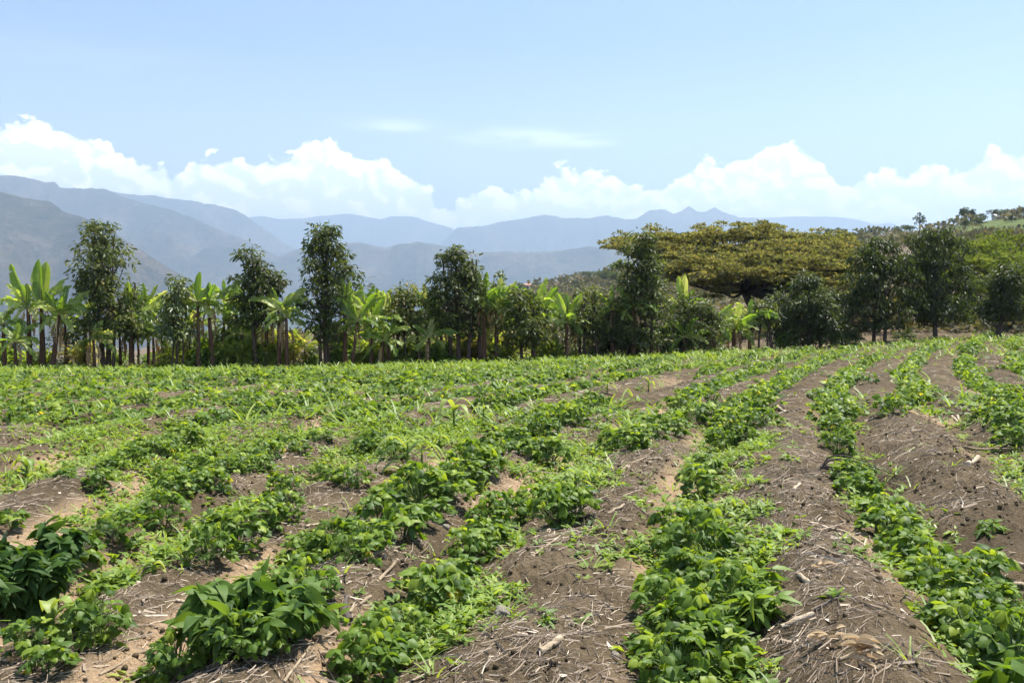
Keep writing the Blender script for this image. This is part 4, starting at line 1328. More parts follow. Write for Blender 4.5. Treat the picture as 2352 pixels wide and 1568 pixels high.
# ------------------------------------------------------------------ trees
def tree(label, u, depth, vtop, vbot, prof, nclust, lper, trunks, lf=.17, material=None, tint=.45, name='broadleaf_tree', cat='tree', group='dark glossy trees along the field edge', du=0, seed=None, wood=None, droop=.5, flat=.8, cr=.34):
    """prof: list of (v, left px, right px) silhouette half widths of the crown about u + du; trunks: list of (base u, top u, radius)"""
    rg = np.random.default_rng(seed or int(u * 7 + depth))
    x0 = (u - U0) / F * depth
    gz = float(zf(x0, depth)) if depth < 46 else float(zmac(x0, depth))
    t = thing(name, label, cat, (x0, depth, gz - .05), group)
    k = depth / F
    zof = lambda v: CZ - (v - V0) * k - gz + .05
    pv = np.array([p[0] for p in prof], float); pl_ = np.array([p[1] for p in prof], float); pr = np.array([p[2] for p in prof], float)
    # crown clusters inside the silhouette
    cl = []
    while len(cl) < nclust:
        v = rg.uniform(vtop + 10, vbot - 16)
        L_, R_ = max(3, np.interp(v, pv, pl_) - 5), max(3, np.interp(v, pv, pr) - 5)
        sc_ = 1.27 if u > 1980 else 1.14
        L_ *= sc_ * (1 + .55 * float(vn(v / 22.0, u * 1.7, 5))); R_ *= sc_ * (1 + .55 * float(vn(v / 22.0, u * 2.9, 6)))
        wd = (R_ + L_) / 2; c0 = (R_ - L_) / 2
        if rg.uniform() > wd / max(pl_.max(), pr.max()) * .9 + .2: continue
        a = rg.uniform(0, 6.28); rr = rg.uniform(0, 1) ** .55
        cu = c0 + wd * rr * math.cos(a)
        cyy = wd * rr * math.sin(a)
        cl.append((cu * k, cyy * k * .9, zof(v), rr))
    cl = np.array(cl)
    tr = MB(); wood = wood or M_BARK
    axis = []
    zc_top = zof(vtop + (vbot - vtop) * .15)
    for (bu, tu, r) in trunks:
        bx = (bu - u) * k; tx = (tu - u) * k
        n_ = 9
        s = np.linspace(0, 1, n_)
        P = np.stack([bx + (tx - bx) * s + .05 * np.sin(s * 5 + bu), .05 * np.cos(s * 4 + bu) + 0 * s + rg.normal(0, .06), -.1 + (zc_top + .1) * s], 1)
        tr.add(*tube(P, r * (1 - .72 * s), 8), tint=.4)
        axis.append((P, r))
    for c in cl[rg.permutation(len(cl))[:max(14, nclust // 2)]]:
        P, r = axis[int(rg.integers(0, len(axis)))]
        zs = min(c[2] * rg.uniform(.6, .85), P[-1, 2] * .95)
        b = np.array([np.interp(zs, P[:, 2], P[:, i]) for i in range(3)])
        e = c[:3]
        s = np.linspace(0, 1, 5)[:, None]
        Q_ = b * (1 - s) + e * s + np.array([0, 0, -.12]) * np.sin(np.pi * s)
        tr.add(*tube(Q_, np.linspace(r * .30, .008, 5), 4), tint=.35)
    obj('trunk', tr.mesh('trunk', [wood]), t)
    fo = MB()
    for c in cl:
        n_ = int(lper * (1.05 if u > 1780 else .74) * rg.uniform(.4, 1.4))
        d0 = rand_dirs(n_, rg, -.7, 1)
        rad = cr * rg.uniform(.5, 1.3)
        P = c[:3] + d0 * np.array([rad, rad, rad * flat]) * (rg.uniform(.15, 1, (n_, 1)) ** .6)
        d = d0 * np.array([1, 1, .5]) + rg.normal(0, .35, (n_, 3)); d[:, 2] -= droop
        up = d0 * .6 + np.array([0, 0, 1.0]) + rg.normal(0, .8, (n_, 3))
        tn = np.clip(rg.normal(tint * (.6 if u > 1780 else 1), .16, n_) + rg.normal(0, .1), 0, 1)
        fo.inst(*TREE_LF, basis(d, up), lf * rg.uniform(.6, 1.2, n_), P, tn)
    obj('crown', fo.mesh('crown', [material or M_TREE]), t)
    return t


TD = lambda u: float(np.interp(u, [0, 600, 1200, 1800, 2352], [33.5, 34.5, 36, 39, 41]))

tree('tall bushy tree with three tiers behind the left banana clump', 235, TD(235), 500, 795, [(497, 25, 25), (540, 34, 34), (560, 52, 45), (600, 58, 62), (630, 60, 50), (655, 50, 50), (690, 62, 68), (740, 66, 80), (780, 60, 60), (800, 30, 30)], 150, 52, [(234, 232, .10), (250, 246, .10), (258, 270, .06)], tint=.5)
tree('short leaning tree with a thin crown just right of the tall left tree', 306, TD(306) + .5, 628, 775, [(625, 14, 14), (660, 24, 20), (720, 34, 28), (775, 20, 24)], 42, 40, [(305, 306, .09)], tint=.5)
tree('thin airy young tree with pale drooping leaves left of the paired bananas', 410, TD(410) - .5, 630, 800, [(628, 10, 10), (660, 24, 18), (700, 40, 30), (750, 45, 40), (800, 24, 30)], 62, 42, [(402, 405, .055), (420, 412, .04), (395, 398, .04)], lf=.17, material=M_LTREE, tint=.5, droop=.7)
tree('slim dark tree with one branch reaching right above a banana', 583, TD(583), 562, 765, [(560, 18, 22), (590, 30, 30), (610, 22, 34), (650, 42, 50), (700, 46, 50), (740, 44, 40), (768, 20, 26)], 88, 50, [(586, 580, .095)], tint=.3)
tree('small round topped tree reaching over the banana beside the slim dark tree', 632, TD(632) + .3, 618, 690, [(617, 16, 20), (640, 28, 26), (665, 22, 14), (690, 10, 8)], 22, 38, [(622, 628, .06)], tint=.4)
tree('tallest dense dark tree in the left half with an oval crown', 750, TD(750), 514, 800, [(512, 14, 14), (540, 40, 38), (580, 58, 55), (620, 66, 66), (660, 58, 70), (700, 62, 60), (740, 62, 60), (780, 40, 50), (805, 15, 24)], 165, 52, [(750, 748, .12), (738, 742, .05)], tint=.34)
tree('small ruddy topped tree between the oval tree and the broad centre tree', 935, TD(935), 648, 780, [(645, 18, 18), (680, 34, 30), (720, 50, 44), (760, 44, 50), (785, 30, 40)], 72, 46, [(962, 950, .08), (905, 915, .05), (932, 932, .05)], tint=.62)
tree('broad dark tree with several leaning trunks at the centre', 1050, TD(1050), 565, 775, [(562, 8, 12), (590, 36, 30), (630, 55, 62), (670, 72, 72), (710, 76, 72), (750, 66, 60), (778, 40, 40)], 165, 50, [(1050, 1050, .10), (1036, 1020, .10), (1105, 1088, .09), (1078, 1092, .09)], tint=.36)
tree('low silvery bush tree right of the broad centre tree', 1200, TD(1200) - .5, 660, 812, [(655, 25, 15), (690, 45, 35), (740, 62, 62), (780, 58, 66), (815, 40, 50)], 105, 46, [(1195, 1195, .07), (1225, 1215, .05)], tint=.52)
tree('low rounded leafy tree between two bananas right of centre', 1350, TD(1350), 650, 800, [(648, 22, 22), (690, 45, 42), (740, 58, 48), (800, 40, 40)], 90, 44, [(1340, 1345, .07), (1372, 1365, .06)], tint=.55, material=M_TREE)
tree('tall dark tree standing in front of the left end of the acacia', 1475, TD(1475) - .5, 527, 815, [(524, 8, 10), (560, 36, 28), (610, 50, 44), (650, 52, 50), (700, 62, 60), (760, 74, 70), (815, 60, 66)], 190, 50, [(1468, 1472, .11), (1440, 1446, .07), (1500, 1490, .07)], tint=.42)
tree('dark bushy tree under the acacia with two banana leaves on top', 1590, TD(1590) - .3, 665, 808, [(662, 30, 25), (700, 45, 50), (740, 52, 65), (780, 48, 62), (810, 40, 40)], 120, 48, [(1588, 1590, .08), (1620, 1606, .06)], tint=.38)
tree('dark bushy tree between the tall dark tree and the low leafy one', 1410, TD(1410) + .4, 690, 812, [(688, 24, 24), (730, 44, 44), (812, 44, 44)], 80, 44, [(1402, 1405, .07), (1428, 1420, .06)], tint=.3)
tree('slender open tree on thin trunks below the acacia limb', 1757, TD(1757), 690, 760, [(688, 12, 14), (715, 34, 30), (745, 38, 32), (765, 18, 20)], 48, 42, [(1744, 1748, .055), (1760, 1758, .055), (1775, 1768, .07)], tint=.42, wood=M_DARKBARK)
tree('dense bush tree with foliage down to the ground on the right', 1862, TD(1862), 625, 800, [(620, 10, 12), (650, 34, 30), (690, 58, 56), (740, 66, 74), (770, 62, 80), (800, 55, 66)], 170, 50, [(1855, 1858, .09), (1885, 1878, .07)], tint=.36, wood=M_DARKBARK)
tree('broad dark tree on two slim trunks beneath the hill', 2018, TD(2018), 540, 765, [(535, 12, 14), (570, 44, 40), (610, 70, 62), (660, 84, 78), (710, 88, 86), (750, 66, 80), (770, 28, 50)], 200, 50, [(2010, 2003, .08), (2030, 2030, .08)], tint=.22, wood=M_DARKBARK, droop=.8)
tree('tall dark weeping tree on one straight trunk under the hill', 2148, TD(2148), 515, 752, [(512, 20, 24), (545, 46, 56), (580, 56, 62), (640, 60, 70), (700, 64, 82), (735, 54, 72), (755, 30, 40)], 185, 50, [(2145, 2148, .10)], tint=.22, wood=M_DARKBARK, droop=1.1)
tree('leaning tree with a pale sparkling top at the right edge', 2312, TD(2312), 602, 748, [(598, 20, 22), (640, 42, 44), (690, 52, 52), (730, 62, 42), (750, 30, 20)], 120, 48, [(2288, 2320, .13), (2300, 2306, .05)], tint=.4, wood=M_DARKBARK)
tree('thin leafy sapling rising above the banana right of the centre tree', 1150, TD(1150) + .6, 606, 700, [(604, 4, 4), (640, 8, 8), (700, 12, 14)], 16, 26, [(1140, 1152, .03)], lf=.12, material=M_LTREE, tint=.5, cr=.2)
tree('short dark tree at the foot of the broad centre tree on its right', 1118, TD(1118) + 1, 640, 770, [(638, 16, 16), (680, 26, 24), (730, 30, 34), (770, 20, 20)], 44, 40, [(1112, 1112, .06)], tint=.45)
tree('shadowy bush tree behind the dense bush tree', 1800, TD(1800) + 1.5, 660, 800, [(655, 20, 20), (700, 40, 40), (760, 40, 40), (800, 24, 24)], 60, 40, [(1800, 1800, .06)], tint=.3, wood=M_DARKBARK)
tree('pale bushy shrub at the right foot of the dense bush tree', 1945, TD(1945) + .6, 752, 796, [(750, 20, 20), (775, 36, 34), (798, 30, 30)], 26, 40, [(1945, 1945, .03)], lf=.14, material=M_LTREE, tint=.6)


def acacia(label, depth, trunk_pts, pads, material, seed, name='umbrella_acacia', dens=1.0, sprays=None):
    """flat topped crown built as many thin pads of tiny leaflets on spreading limbs"""
    rg = np.random.default_rng(seed)
    k = depth / F
    u0, v0 = trunk_pts[0]
    x0 = (u0 - U0) * k
    gz = float(zmac(x0, depth))
    t = thing(name, label, 'tree', (x0, depth, gz - .2), None)
    to = lambda u, v, dy=0.0: np.array([(u - u0) * k, dy, CZ - (v - V0) * k - gz + .2])
    tr = MB()
    P = [np.array([0, 0, -.3])] + [to(*p) for p in trunk_pts[1:]]
    P = np.array(P)
    tr.add(*tube(P, np.linspace(.34, .17, len(P)), 9), tint=.3)
    fork = P[-1]
    fo = MB()
    for (u, v, dy, ru, rv, rd) in pads:
        c = to(u, v, dy)
        # limb to the pad
        s = np.linspace(0, 1, 7)[:, None]
        Q_ = fork * (1 - s) + (c - [0, 0, .1]) * s + np.array([0, 0, -.8]) * (np.sin(np.pi * s) * .4)
        tr.add(*tube(Q_, np.linspace(.10, .02, 7), 5), tint=.3)
        for b in range(7):
            a = rg.uniform(0, 6.28)
            e = c + np.array([math.cos(a) * ru * k * .8, math.sin(a) * rd * .8, rg.normal(0, rv * k * .3)])
            tr.add(*tube(np.stack([Q_[4], (Q_[5] + e) / 2, e]), [.03, .02, .006], 4), tint=.3)
        # small clumps making up the pad
        nc = int(ru * rd * .175 * dens) + 8
        a = rg.uniform(0, 6.28, nc); rr = np.sqrt(rg.uniform(0, 1, nc)) * (1 + .24 * rg.normal(0, 1, nc))
        cx = c[0] + np.cos(a) * rr * ru * k; cyy = c[1] + np.sin(a) * rr * rd
        cz = c[2] + rv * .95 * k * (1 - rr ** 2 * 1.1) * rg.uniform(-.6, 1, nc) + .20 * rg.normal(0, 1, nc)
        for i in range(nc):
            n_ = int(64 * rg.uniform(.6, 1.3))
            d0 = rand_dirs(n_, rg, -.4, 1)
            rad = rg.uniform(.28, .62)
            PP = np.array([cx[i], cyy[i], cz[i]]) + d0 * np.array([rad, rad, rad * .26]) * rg.uniform(.2, 1, (n_, 1)) ** .5
            d = d0 * np.array([1, 1, .35]) + rg.normal(0, .3, (n_, 3))
            fo.inst(*TINY, basis(d, np.array([0, 0, 1.0]) + rg.normal(0, 1.1, (n_, 3))), np.stack([rg.uniform(.05, .09, n_), rg.uniform(.09, .17, n_), np.full(n_, .1)], 1), PP,
                    np.clip(rg.normal(.5, .14, n_) + rg.normal(0, .14), 0, 1))
    obj('trunk', tr.mesh('trunk', [M_DARKBARK]), t)
    obj('crown', fo.mesh('crown', [material]), t)


rgp = np.random.default_rng(77)
pads = []
for (u, v, ru, rv) in ((1450, 545, 60, 9), (1530, 540, 62, 14), (1600, 545, 55, 16), (1660, 535, 60, 14), (1720, 530, 62, 15), (1790, 535, 70, 15), (1860, 545, 62, 15), (1925, 552, 45, 14),
                       (1500, 575, 55, 14), (1560, 588, 60, 16), (1640, 582, 44, 12), (1700, 575, 40, 10), (1760, 568, 50, 12), (1800, 582, 60, 15), (1870, 580, 60, 16), (1920, 592, 42, 18),
                       (1540, 622, 45, 16), (1600, 620, 60, 18), (1670, 615, 66, 18), (1740, 612, 66, 18), (1810, 622, 60, 18), (1870, 620, 55, 18), (1915, 640, 36, 20),
                       (1580, 645, 50, 14), (1640, 640, 50, 12), (1720, 640, 55, 14), (1790, 655, 56, 18), (1850, 664, 50, 20), (1430, 560, 34, 5), (1625, 672, 34, 10), (1830, 690, 44, 16), (1890, 700, 40, 18), (1560, 600, 50, 14), (1690, 595, 60, 14), (1850, 600, 60, 14)):
    for dy in ((-2.6, 0.2, 2.4) if rv > 11 else (0.0,)):
        pads.append((u + rgp.normal(0, 9), v + rgp.normal(0, 4), dy * .8 + (585 - v) / 60 * 3.6 + rgp.normal(0, .8), ru * .82, rv, ru * .028))
acacia('huge umbrella acacia with an olive gold crown behind the trees', 56, [(1765, 765), (1745, 730), (1720, 692), (1707, 668)], pads, M_ACACIA, 3)
pads = []
for (u, v, ru, rv) in ((2230, 575, 55, 14), (2300, 560, 60, 16), (2370, 545, 60, 18), (2440, 560, 60, 18), (2240, 615, 60, 18), (2320, 600, 66, 20), (2400, 600, 60, 20), (2215, 655, 40, 16), (2270, 650, 56, 18), (2345, 650, 60, 20), (2420, 650, 60, 20),
                       (2240, 690, 46, 14), (2300, 690, 50, 14), (2180, 690, 44, 12), (2370, 695, 50, 14), (2090, 640, 30, 12), (2180, 600, 40, 14)):
    for dy in (-2.0, 2.0):
        pads.append((u + rgp.normal(0, 8), v + rgp.normal(0, 4), dy * .8 + (620 - v) / 60 * 3.2 + rgp.normal(0, .8), ru * .82, rv, ru * .028))
acacia('second umbrella acacia with a greener crown behind the right edge trees', 54, [(2340, 770), (2335, 735), (2330, 700)], pads, M_GACACIA, 4)


# ------------------------------------------------------------------ banana plants
def banana_leaf(rg, L, w, ang, fwd, bend, tear, cup, twist=0.0):
    """one blade: ang = direction from vertical (radians, + to the right), fwd = depth component"""
    n = 13
    tear = min(.95, tear * 1.5 + .12)
    s = np.linspace(0, 1, n)
    d0 = norm(np.array([math.sin(ang), fwd, math.cos(ang)]))
    step = L / (n - 1)
    P = [np.zeros(3)]
    d = d0.copy()
    for i in range(n - 1):
        P.append(P[-1] + d * step)
        d = norm(d + np.array([0, 0, -bend / (n - 1)]) * (1 + 1.2 * i / n) + np.array([math.sin(ang), fwd * .5, 0]) * bend * .35 / (n - 1))
    P = np.array(P)
    D = norm(np.gradient(P, axis=0))
    ref = np.array([.15 * rg.normal(), -1.0, .35]) if abs(d0[2]) > .55 else np.array([0, -.35, 1.0])
    side = norm(np.cross(D, ref)); nn = np.cross(side, D)
    c_, s_ = math.cos(twist), math.sin(twist)
    side, nn = side * c_ + nn * s_, nn * c_ - side * s_
    wd = w * np.array([0.06, .25, .62, .85, .97, 1, 1, .98, .95, .87, .72, .48, .12])
    mb = MB()
    rib = MB()
    rib.add(*tube(P, np.linspace(.022, .004, n), 5), tint=.9)
    tb = rg.uniform(.3, .95)
    for sg in (-1, 1):
        i = 1
        while i < n - 1:
            j = i + 1
            while j < n - 1 and rg.uniform() > tear: j += 1
            seg = np.arange(i, j + 1)
            dr = cup + rg.normal(0, .25) * tear
            sag = rg.uniform(0, .95) * tear
            ncol = 4
            rows = []
            for q, m_ in enumerate(seg):
                gapf = 1 - (.22 * tear if q in (0, len(seg) - 1) else 0)
                row = []
                for c in range(ncol):
                    f = c / (ncol - 1)
                    o_ = side[m_] * sg * wd[m_] * f * math.cos(dr * f) * gapf + nn[m_] * wd[m_] * f * math.sin(dr * f)
                    o_ = o_ + D[m_] * wd[m_] * f * .35 + np.array([0, 0, -1]) * sag * wd[m_] * f * f
                    if q == 0 and len(seg) > 1: o_ = o_ + D[m_] * .012 * f
                    row.append(P[m_] + o_)
                rows.append(row)
            mb.add(np.array(rows).reshape(-1, 3), grid_quads(len(seg), ncol), np.clip(tb + rg.normal(0, .08), 0, .95))
            i = j
    return mb, rib


def banana(label, u, depth, vbase_unused, vcrown, leaves, stems=1, seed=1, lean=0.0, rad=.11, dead=4):
    """leaves: (angle degrees from vertical, + = right; length px; fwd; bend; tear)"""
    rg = np.random.default_rng(seed)
    k = depth / F
    x0 = (u - U0) * k
    gz = float(zf(x0, depth))
    t = thing('banana_plant', label, 'banana plant', (x0, depth, gz - .05), 'banana plants along the field edge')
    H = CZ - (vcrown - V0) * k - gz + .05
    st = MB()
    n = 9
    s = np.linspace(0, 1, n)
    P = np.stack([lean * H * s ** 1.3, .03 * np.sin(s * 4), -.08 + (H + .08) * s], 1)
    st.add(*tube(P, rad * .78 * (1.15 - .6 * s), 10), tint=.42)
    obj('pseudostem', st.mesh('pseudostem', [M_PSTEM]), t)
    topp = P[-1]
    gd = np.random.default_rng(seed + 500)
    leaves = list(leaves) + [(float(sg * gd.uniform(70, 110)), float(gd.uniform(38, 66)), float(gd.normal(-.1, .5)), float(gd.uniform(1.2, 2.2)), float(gd.uniform(.5, .9))) for sg in (-1, 1, -1, 1)] + [(float(sg * gd.uniform(15, 75)), float(gd.uniform(48, 80)), float(gd.normal(0, .6)), float(gd.uniform(.5, 1.3)), float(gd.uniform(.4, .9))) for sg in (-1, 1, 1)]
    for (deg, lpx, fwd, bend, tear) in leaves:
        L = lpx * k
        mb, rib = banana_leaf(rg, L, min(.25, L * .11 + .05) * rg.uniform(.85, 1.1), R(deg), fwd, bend, tear, rg.uniform(.15, .7), rg.normal(0, .25))
        for vv in mb.V: vv += topp
        for vv in rib.V: vv += topp
        lo = obj('leaf', mb.mesh('banana_leaf', [M_BANANA]), t)
        obj('midrib', rib.mesh('midrib', [M_BANANA]), lo)
    for i in range(dead):
        a = rg.uniform(0, 6.28)
        mb, rib = banana_leaf(rg, rg.uniform(.5, .95), rg.uniform(.06, .13), 0, 0, 0, .9, .6)
        z0 = H * rg.uniform(.80, 1.0)
        V = np.concatenate(mb.V)
        # hang straight down against the stem
        V = np.stack([V[:, 0] * .8, V[:, 1] * .8, -V[:, 2]], 1)
        xx = V[:, 0] * math.cos(a) - V[:, 1] * math.sin(a); yy = V[:, 0] * math.sin(a) + V[:, 1] * math.cos(a)
        off = np.clip(-V[:, 2] * .35, 0, .12) + rad * .9
        V = np.stack([xx + math.cos(a) * off + lean * z0, yy + math.sin(a) * off, np.maximum(V[:, 2] + z0, .05)], 1)
        lb = MB(); lb.add(V, np.concatenate(mb.Q), rg.uniform(.2, .9))
        obj('dead_leaf', lb.mesh('dead_leaf', [M_DEAD]), t)


def rl(seed, n=5, L=85):
    g_ = np.random.default_rng(seed)
    return [(float(np.sign(q - .5) * 0 + g_.uniform(-85, 85)), float(g_.uniform(.6, 1.15) * L), float(g_.normal(0, .35)), float(g_.uniform(.2, 1.1)), float(g_.uniform(.1, .6))) for q in g_.uniform(0, 1, n)]


banana('banana plant at the left edge with one bright leaf cut off', 8, 33, 838, 745, [(-60, 90, 0, .5, .3), (-30, 60, .2, .3, .2), (75, 55, -.3, .8, .4), (20, 60, .3, .4, .5)] + rl(2, 2, 60), seed=11)
banana('banana plant with two long leaves leaning left, in the far left clump', 66, 33.2, 838, 708, [(-22, 112, .1, .10, .35), (-30, 70, -.2, .25, .6), (-8, 60, .2, .1, .2), (70, 60, -.2, .8, .5), (-75, 60, -.2, .9, .5)], seed=12, rad=.12)
banana('banana plant with a straight upright leaf in the far left clump', 96, 33.4, 840, 700, [(-2, 104, 0, .03, .12), (4, 100, .15, .02, .1), (-16, 95, .3, .15, .3), (50, 84, 0, .25, .6), (30, 80, .25, .3, .4), (-50, 60, -.2, .7, .5), (80, 70, -.1, 1.0, .6)], seed=13, rad=.13)
banana('leaning banana plant on the right of the far left clump', 118, 33.0, 840, 722, [(40, 88, .1, .35, .7), (8, 70, .3, .1, .3), (-20, 60, -.2, .3, .4), (65, 66, -.2, .8, .5), (20, 60, -.4, .6, .4)], seed=14, lean=.14)
banana('low banana plant with bright leaves under the far left clump', 34, 32.6, 838, 785, [(-70, 50, -.2, .8, .2), (10, 45, .0, .4, .2), (70, 48, -.3, .8, .3)], seed=15, rad=.08, dead=1)
banana('banana plant with a long torn leaf reaching right, beside the tall left tree', 300, 34.2, 835, 722, [(-3, 75, 0, .05, .1), (62, 108, 0, .22, .95), (25, 55, .2, .3, .3), (80, 70, -.2, .9, .4), (-50, 60, .3, .6, .3)], seed=16)
banana('banana plant showing pale leaves left of the tall left tree', 195, 34.8, 835, 718, [(-58, 62, 0, .3, .2), (-80, 60, -.2, .7, .4), (40, 60, .2, .4, .3)], seed=17)
banana('low banana plant with two pale level leaves right of the short leaning tree', 372, 34.5, 833, 762, [(-65, 58, 0, .55, .15), (-80, 50, -.2, .5, .2), (10, 40, .2, .3, .2), (60, 50, -.2, .8, .3)], seed=18, rad=.07, dead=2)
banana('banana plant with a flag shaped leaf in the paired clump', 455, 34, 832, 694, [(5, 70, 0, .05, .08), (-48, 60, .1, .35, .1), (-62, 80, .1, .5, .4), (30, 50, .3, .3, .2), (70, 60, -.2, .9, .4), (-75, 55, -.3, 1.0, .3)], seed=19, rad=.10)
banana('banana plant with a steep torn leaf to the right in the paired clump', 487, 34.2, 832, 700, [(50, 98, 0, .12, .7), (3, 52, 0, .05, .1), (-28, 50, .2, .2, .2), (80, 70, -.2, .8, .5), (-60, 56, -.2, .8, .3), (20, 60, -.4, .5, .3)], seed=20, rad=.12, lean=-.05)
banana('banana plant with four arching leaves just left of the oval tree', 640, 34, 830, 712, [(-45, 75, 0, .8, .2), (45, 82, 0, .25, .3), (80, 66, 0, .9, .3), (-15, 55, .3, .4, .2), (60, 60, -.3, 1.0, .4), (-75, 50, -.2, .9, .3)], seed=21, rad=.10)
banana('banana plant in the shade of the slim dark tree', 612, 34.6, 830, 722, rl(31, 5, 60), seed=22)
banana('banana plant with hanging brown leaves left of the gap', 658, 33.8, 832, 730, [(80, 50, 0, 1.2, .5), (-60, 50, 0, .9, .4), (20, 40, .2, .6, .5)], seed=23, rad=.10, dead=6)
banana('banana plant with a thin torn upright leaf right of the oval tree', 792, 34.6, 828, 705, [(12, 62, 0, .05, .9), (-6, 70, .1, .1, .3), (35, 50, .2, .3, .3), (70, 60, -.2, .8, .4)], seed=24)
banana('leaning banana plant with a fan of bright leaves right of the oval tree', 808, 34.2, 828, 738, [(-35, 74, 0, .25, .35), (-15, 66, .2, .2, .2), (30, 70, 0, .25, .3), (62, 74, 0, .6, .3), (75, 60, -.2, 1.0, .3), (-70, 50, -.2, .8, .3)], seed=25, lean=.12, rad=.08)
banana('banana plant with crossing bright leaves left of the small ruddy tree', 852, 34.6, 826, 735, [(-32, 70, 0, .2, .3), (-20, 78, .2, .1, .4), (28, 60, 0, .2, .2), (70, 60, -.1, .7, .3), (-75, 60, -.2, .7, .3)], seed=26, rad=.08)
banana('banana plant whose upright leaf shows left of the small ruddy tree', 892, 35, 824, 735, [(0, 62, 0, .05, .2), (-30, 50, .2, .4, .3), (40, 50, .1, .5, .3)], seed=27, rad=.08)
banana('low banana plant with glowing yellow leaves under the broad centre tree', 985, 35, 822, 775, [(-40, 42, 0, .4, .1), (60, 60, 0, .9, .2), (-75, 60, -.2, .9, .3), (10, 45, .1, .3, .2)], seed=28, rad=.06, dead=2)
banana('banana plant with a hanging leaf at the right side of the broad centre tree', 1112, 35.5, 820, 690, [(5, 66, 0, .1, .3), (-12, 60, .2, .1, .4), (60, 60, -.1, .9, .4)], seed=29)
banana('banana plant with a broken yellow leaf right of the centre tree', 1140, 35.6, 820, 708, [(30, 66, 0, .15, .3), (52, 88, 0, .25, .9), (8, 74, .1, .05, .7), (65, 56, 0, .4, .1), (-70, 60, 0, .8, .4), (80, 70, -.3, 1.1, .3)], seed=30, rad=.11)
banana('banana plant with one thick slanting leaf above the silvery bush', 1225, 36, 818, 712, [(22, 80, 0, .05, .5), (-20, 50, .2, .4, .4), (60, 50, -.1, .8, .4)], seed=31)
banana('banana plant with three broad upright leaves right of the silvery bush', 1302, 36, 816, 742, [(-18, 74, 0, .04, .08), (-2, 72, .25, .05, .15), (25, 76, 0, .05, .15), (-60, 60, -.2, .8, .4), (60, 60, -.2, .9, .3)], seed=32, rad=.1)
banana('banana plant with a narrow bright leaf behind the silvery bush', 1262, 36.6, 816, 738, [(8, 60, 0, .1, .4), (-45, 50, .1, .5, .4), (50, 50, .0, .7, .3)], seed=33, rad=.08)
banana('banana plant whose single upright leaf shows left of the tall dark tree', 1408, 37, 814, 712, [(-2, 58, 0, .03, .2), (50, 50, .1, .6, .4), (-60, 56, -.1, .9, .4)], seed=34)
banana('banana plant with a pale shredded leaf left of the tall dark tree', 1455, 36.6, 814, 702, [(-38, 62, -.2, .25, .8), (40, 50, .1, .5, .4)], seed=35)
banana('banana plant with two parallel upright leaves behind the dark bushy tree', 1566, 38, 812, 700, [(-8, 66, 0, .02, .1), (6, 68, 0, .02, .1), (60, 60, -.2, .6, .3), (-55, 56, -.2, .8, .4)], seed=36)
banana('banana plant with broad leaves on the front of the dark bushy tree', 1572, 37.0, 812, 775, [(-30, 56, -.3, .5, .2), (20, 60, -.3, .6, .2), (75, 60, -.3, .9, .3)], seed=37, rad=.08, dead=2)
banana('dark banana plant with ragged leaves left of the slender trunks', 1686, 38.4, 808, 755, [(12, 62, 0, .1, .3), (-35, 60, 0, .5, .6), (55, 66, 0, .6, .7), (-70, 56, 0, .9, .6), (80, 50, -.2, 1.0, .5), (-8, 50, .1, .1, .4)], seed=38, rad=.12)
banana('banana plant with a single dark leaf right of the dark bushy tree', 1640, 38.2, 808, 742, [(35, 60, 0, .3, .4), (-20, 50, 0, .4, .5), (75, 56, 0, .9, .5)], seed=39, rad=.09)
banana('banana plant with a drooping leaf left of the slender open tree', 1722, 38.6, 806, 730, [(50, 60, 0, .8, .4), (-30, 50, .1, .6, .4), (5, 44, .1, .2, .3), (-75, 50, 0, .8, .4)], seed=40, rad=.08)
banana('low banana plant with yellow backlit leaves behind the tilted trunks', 1098, 36.6, 820, 772, [(-50, 60, 0, .5, .2), (45, 50, 0, .6, .2), (-80, 60, 0, .8, .3)], seed=41, rad=.06, dead=2)
banana('low banana plant with round bright leaves under the small ruddy tree', 880, 34.4, 824, 782, [(-55, 56, 0, .6, .1), (25, 50, 0, .5, .1), (75, 50, -.2, .9, .2)], seed=42, rad=.06, dead=2)


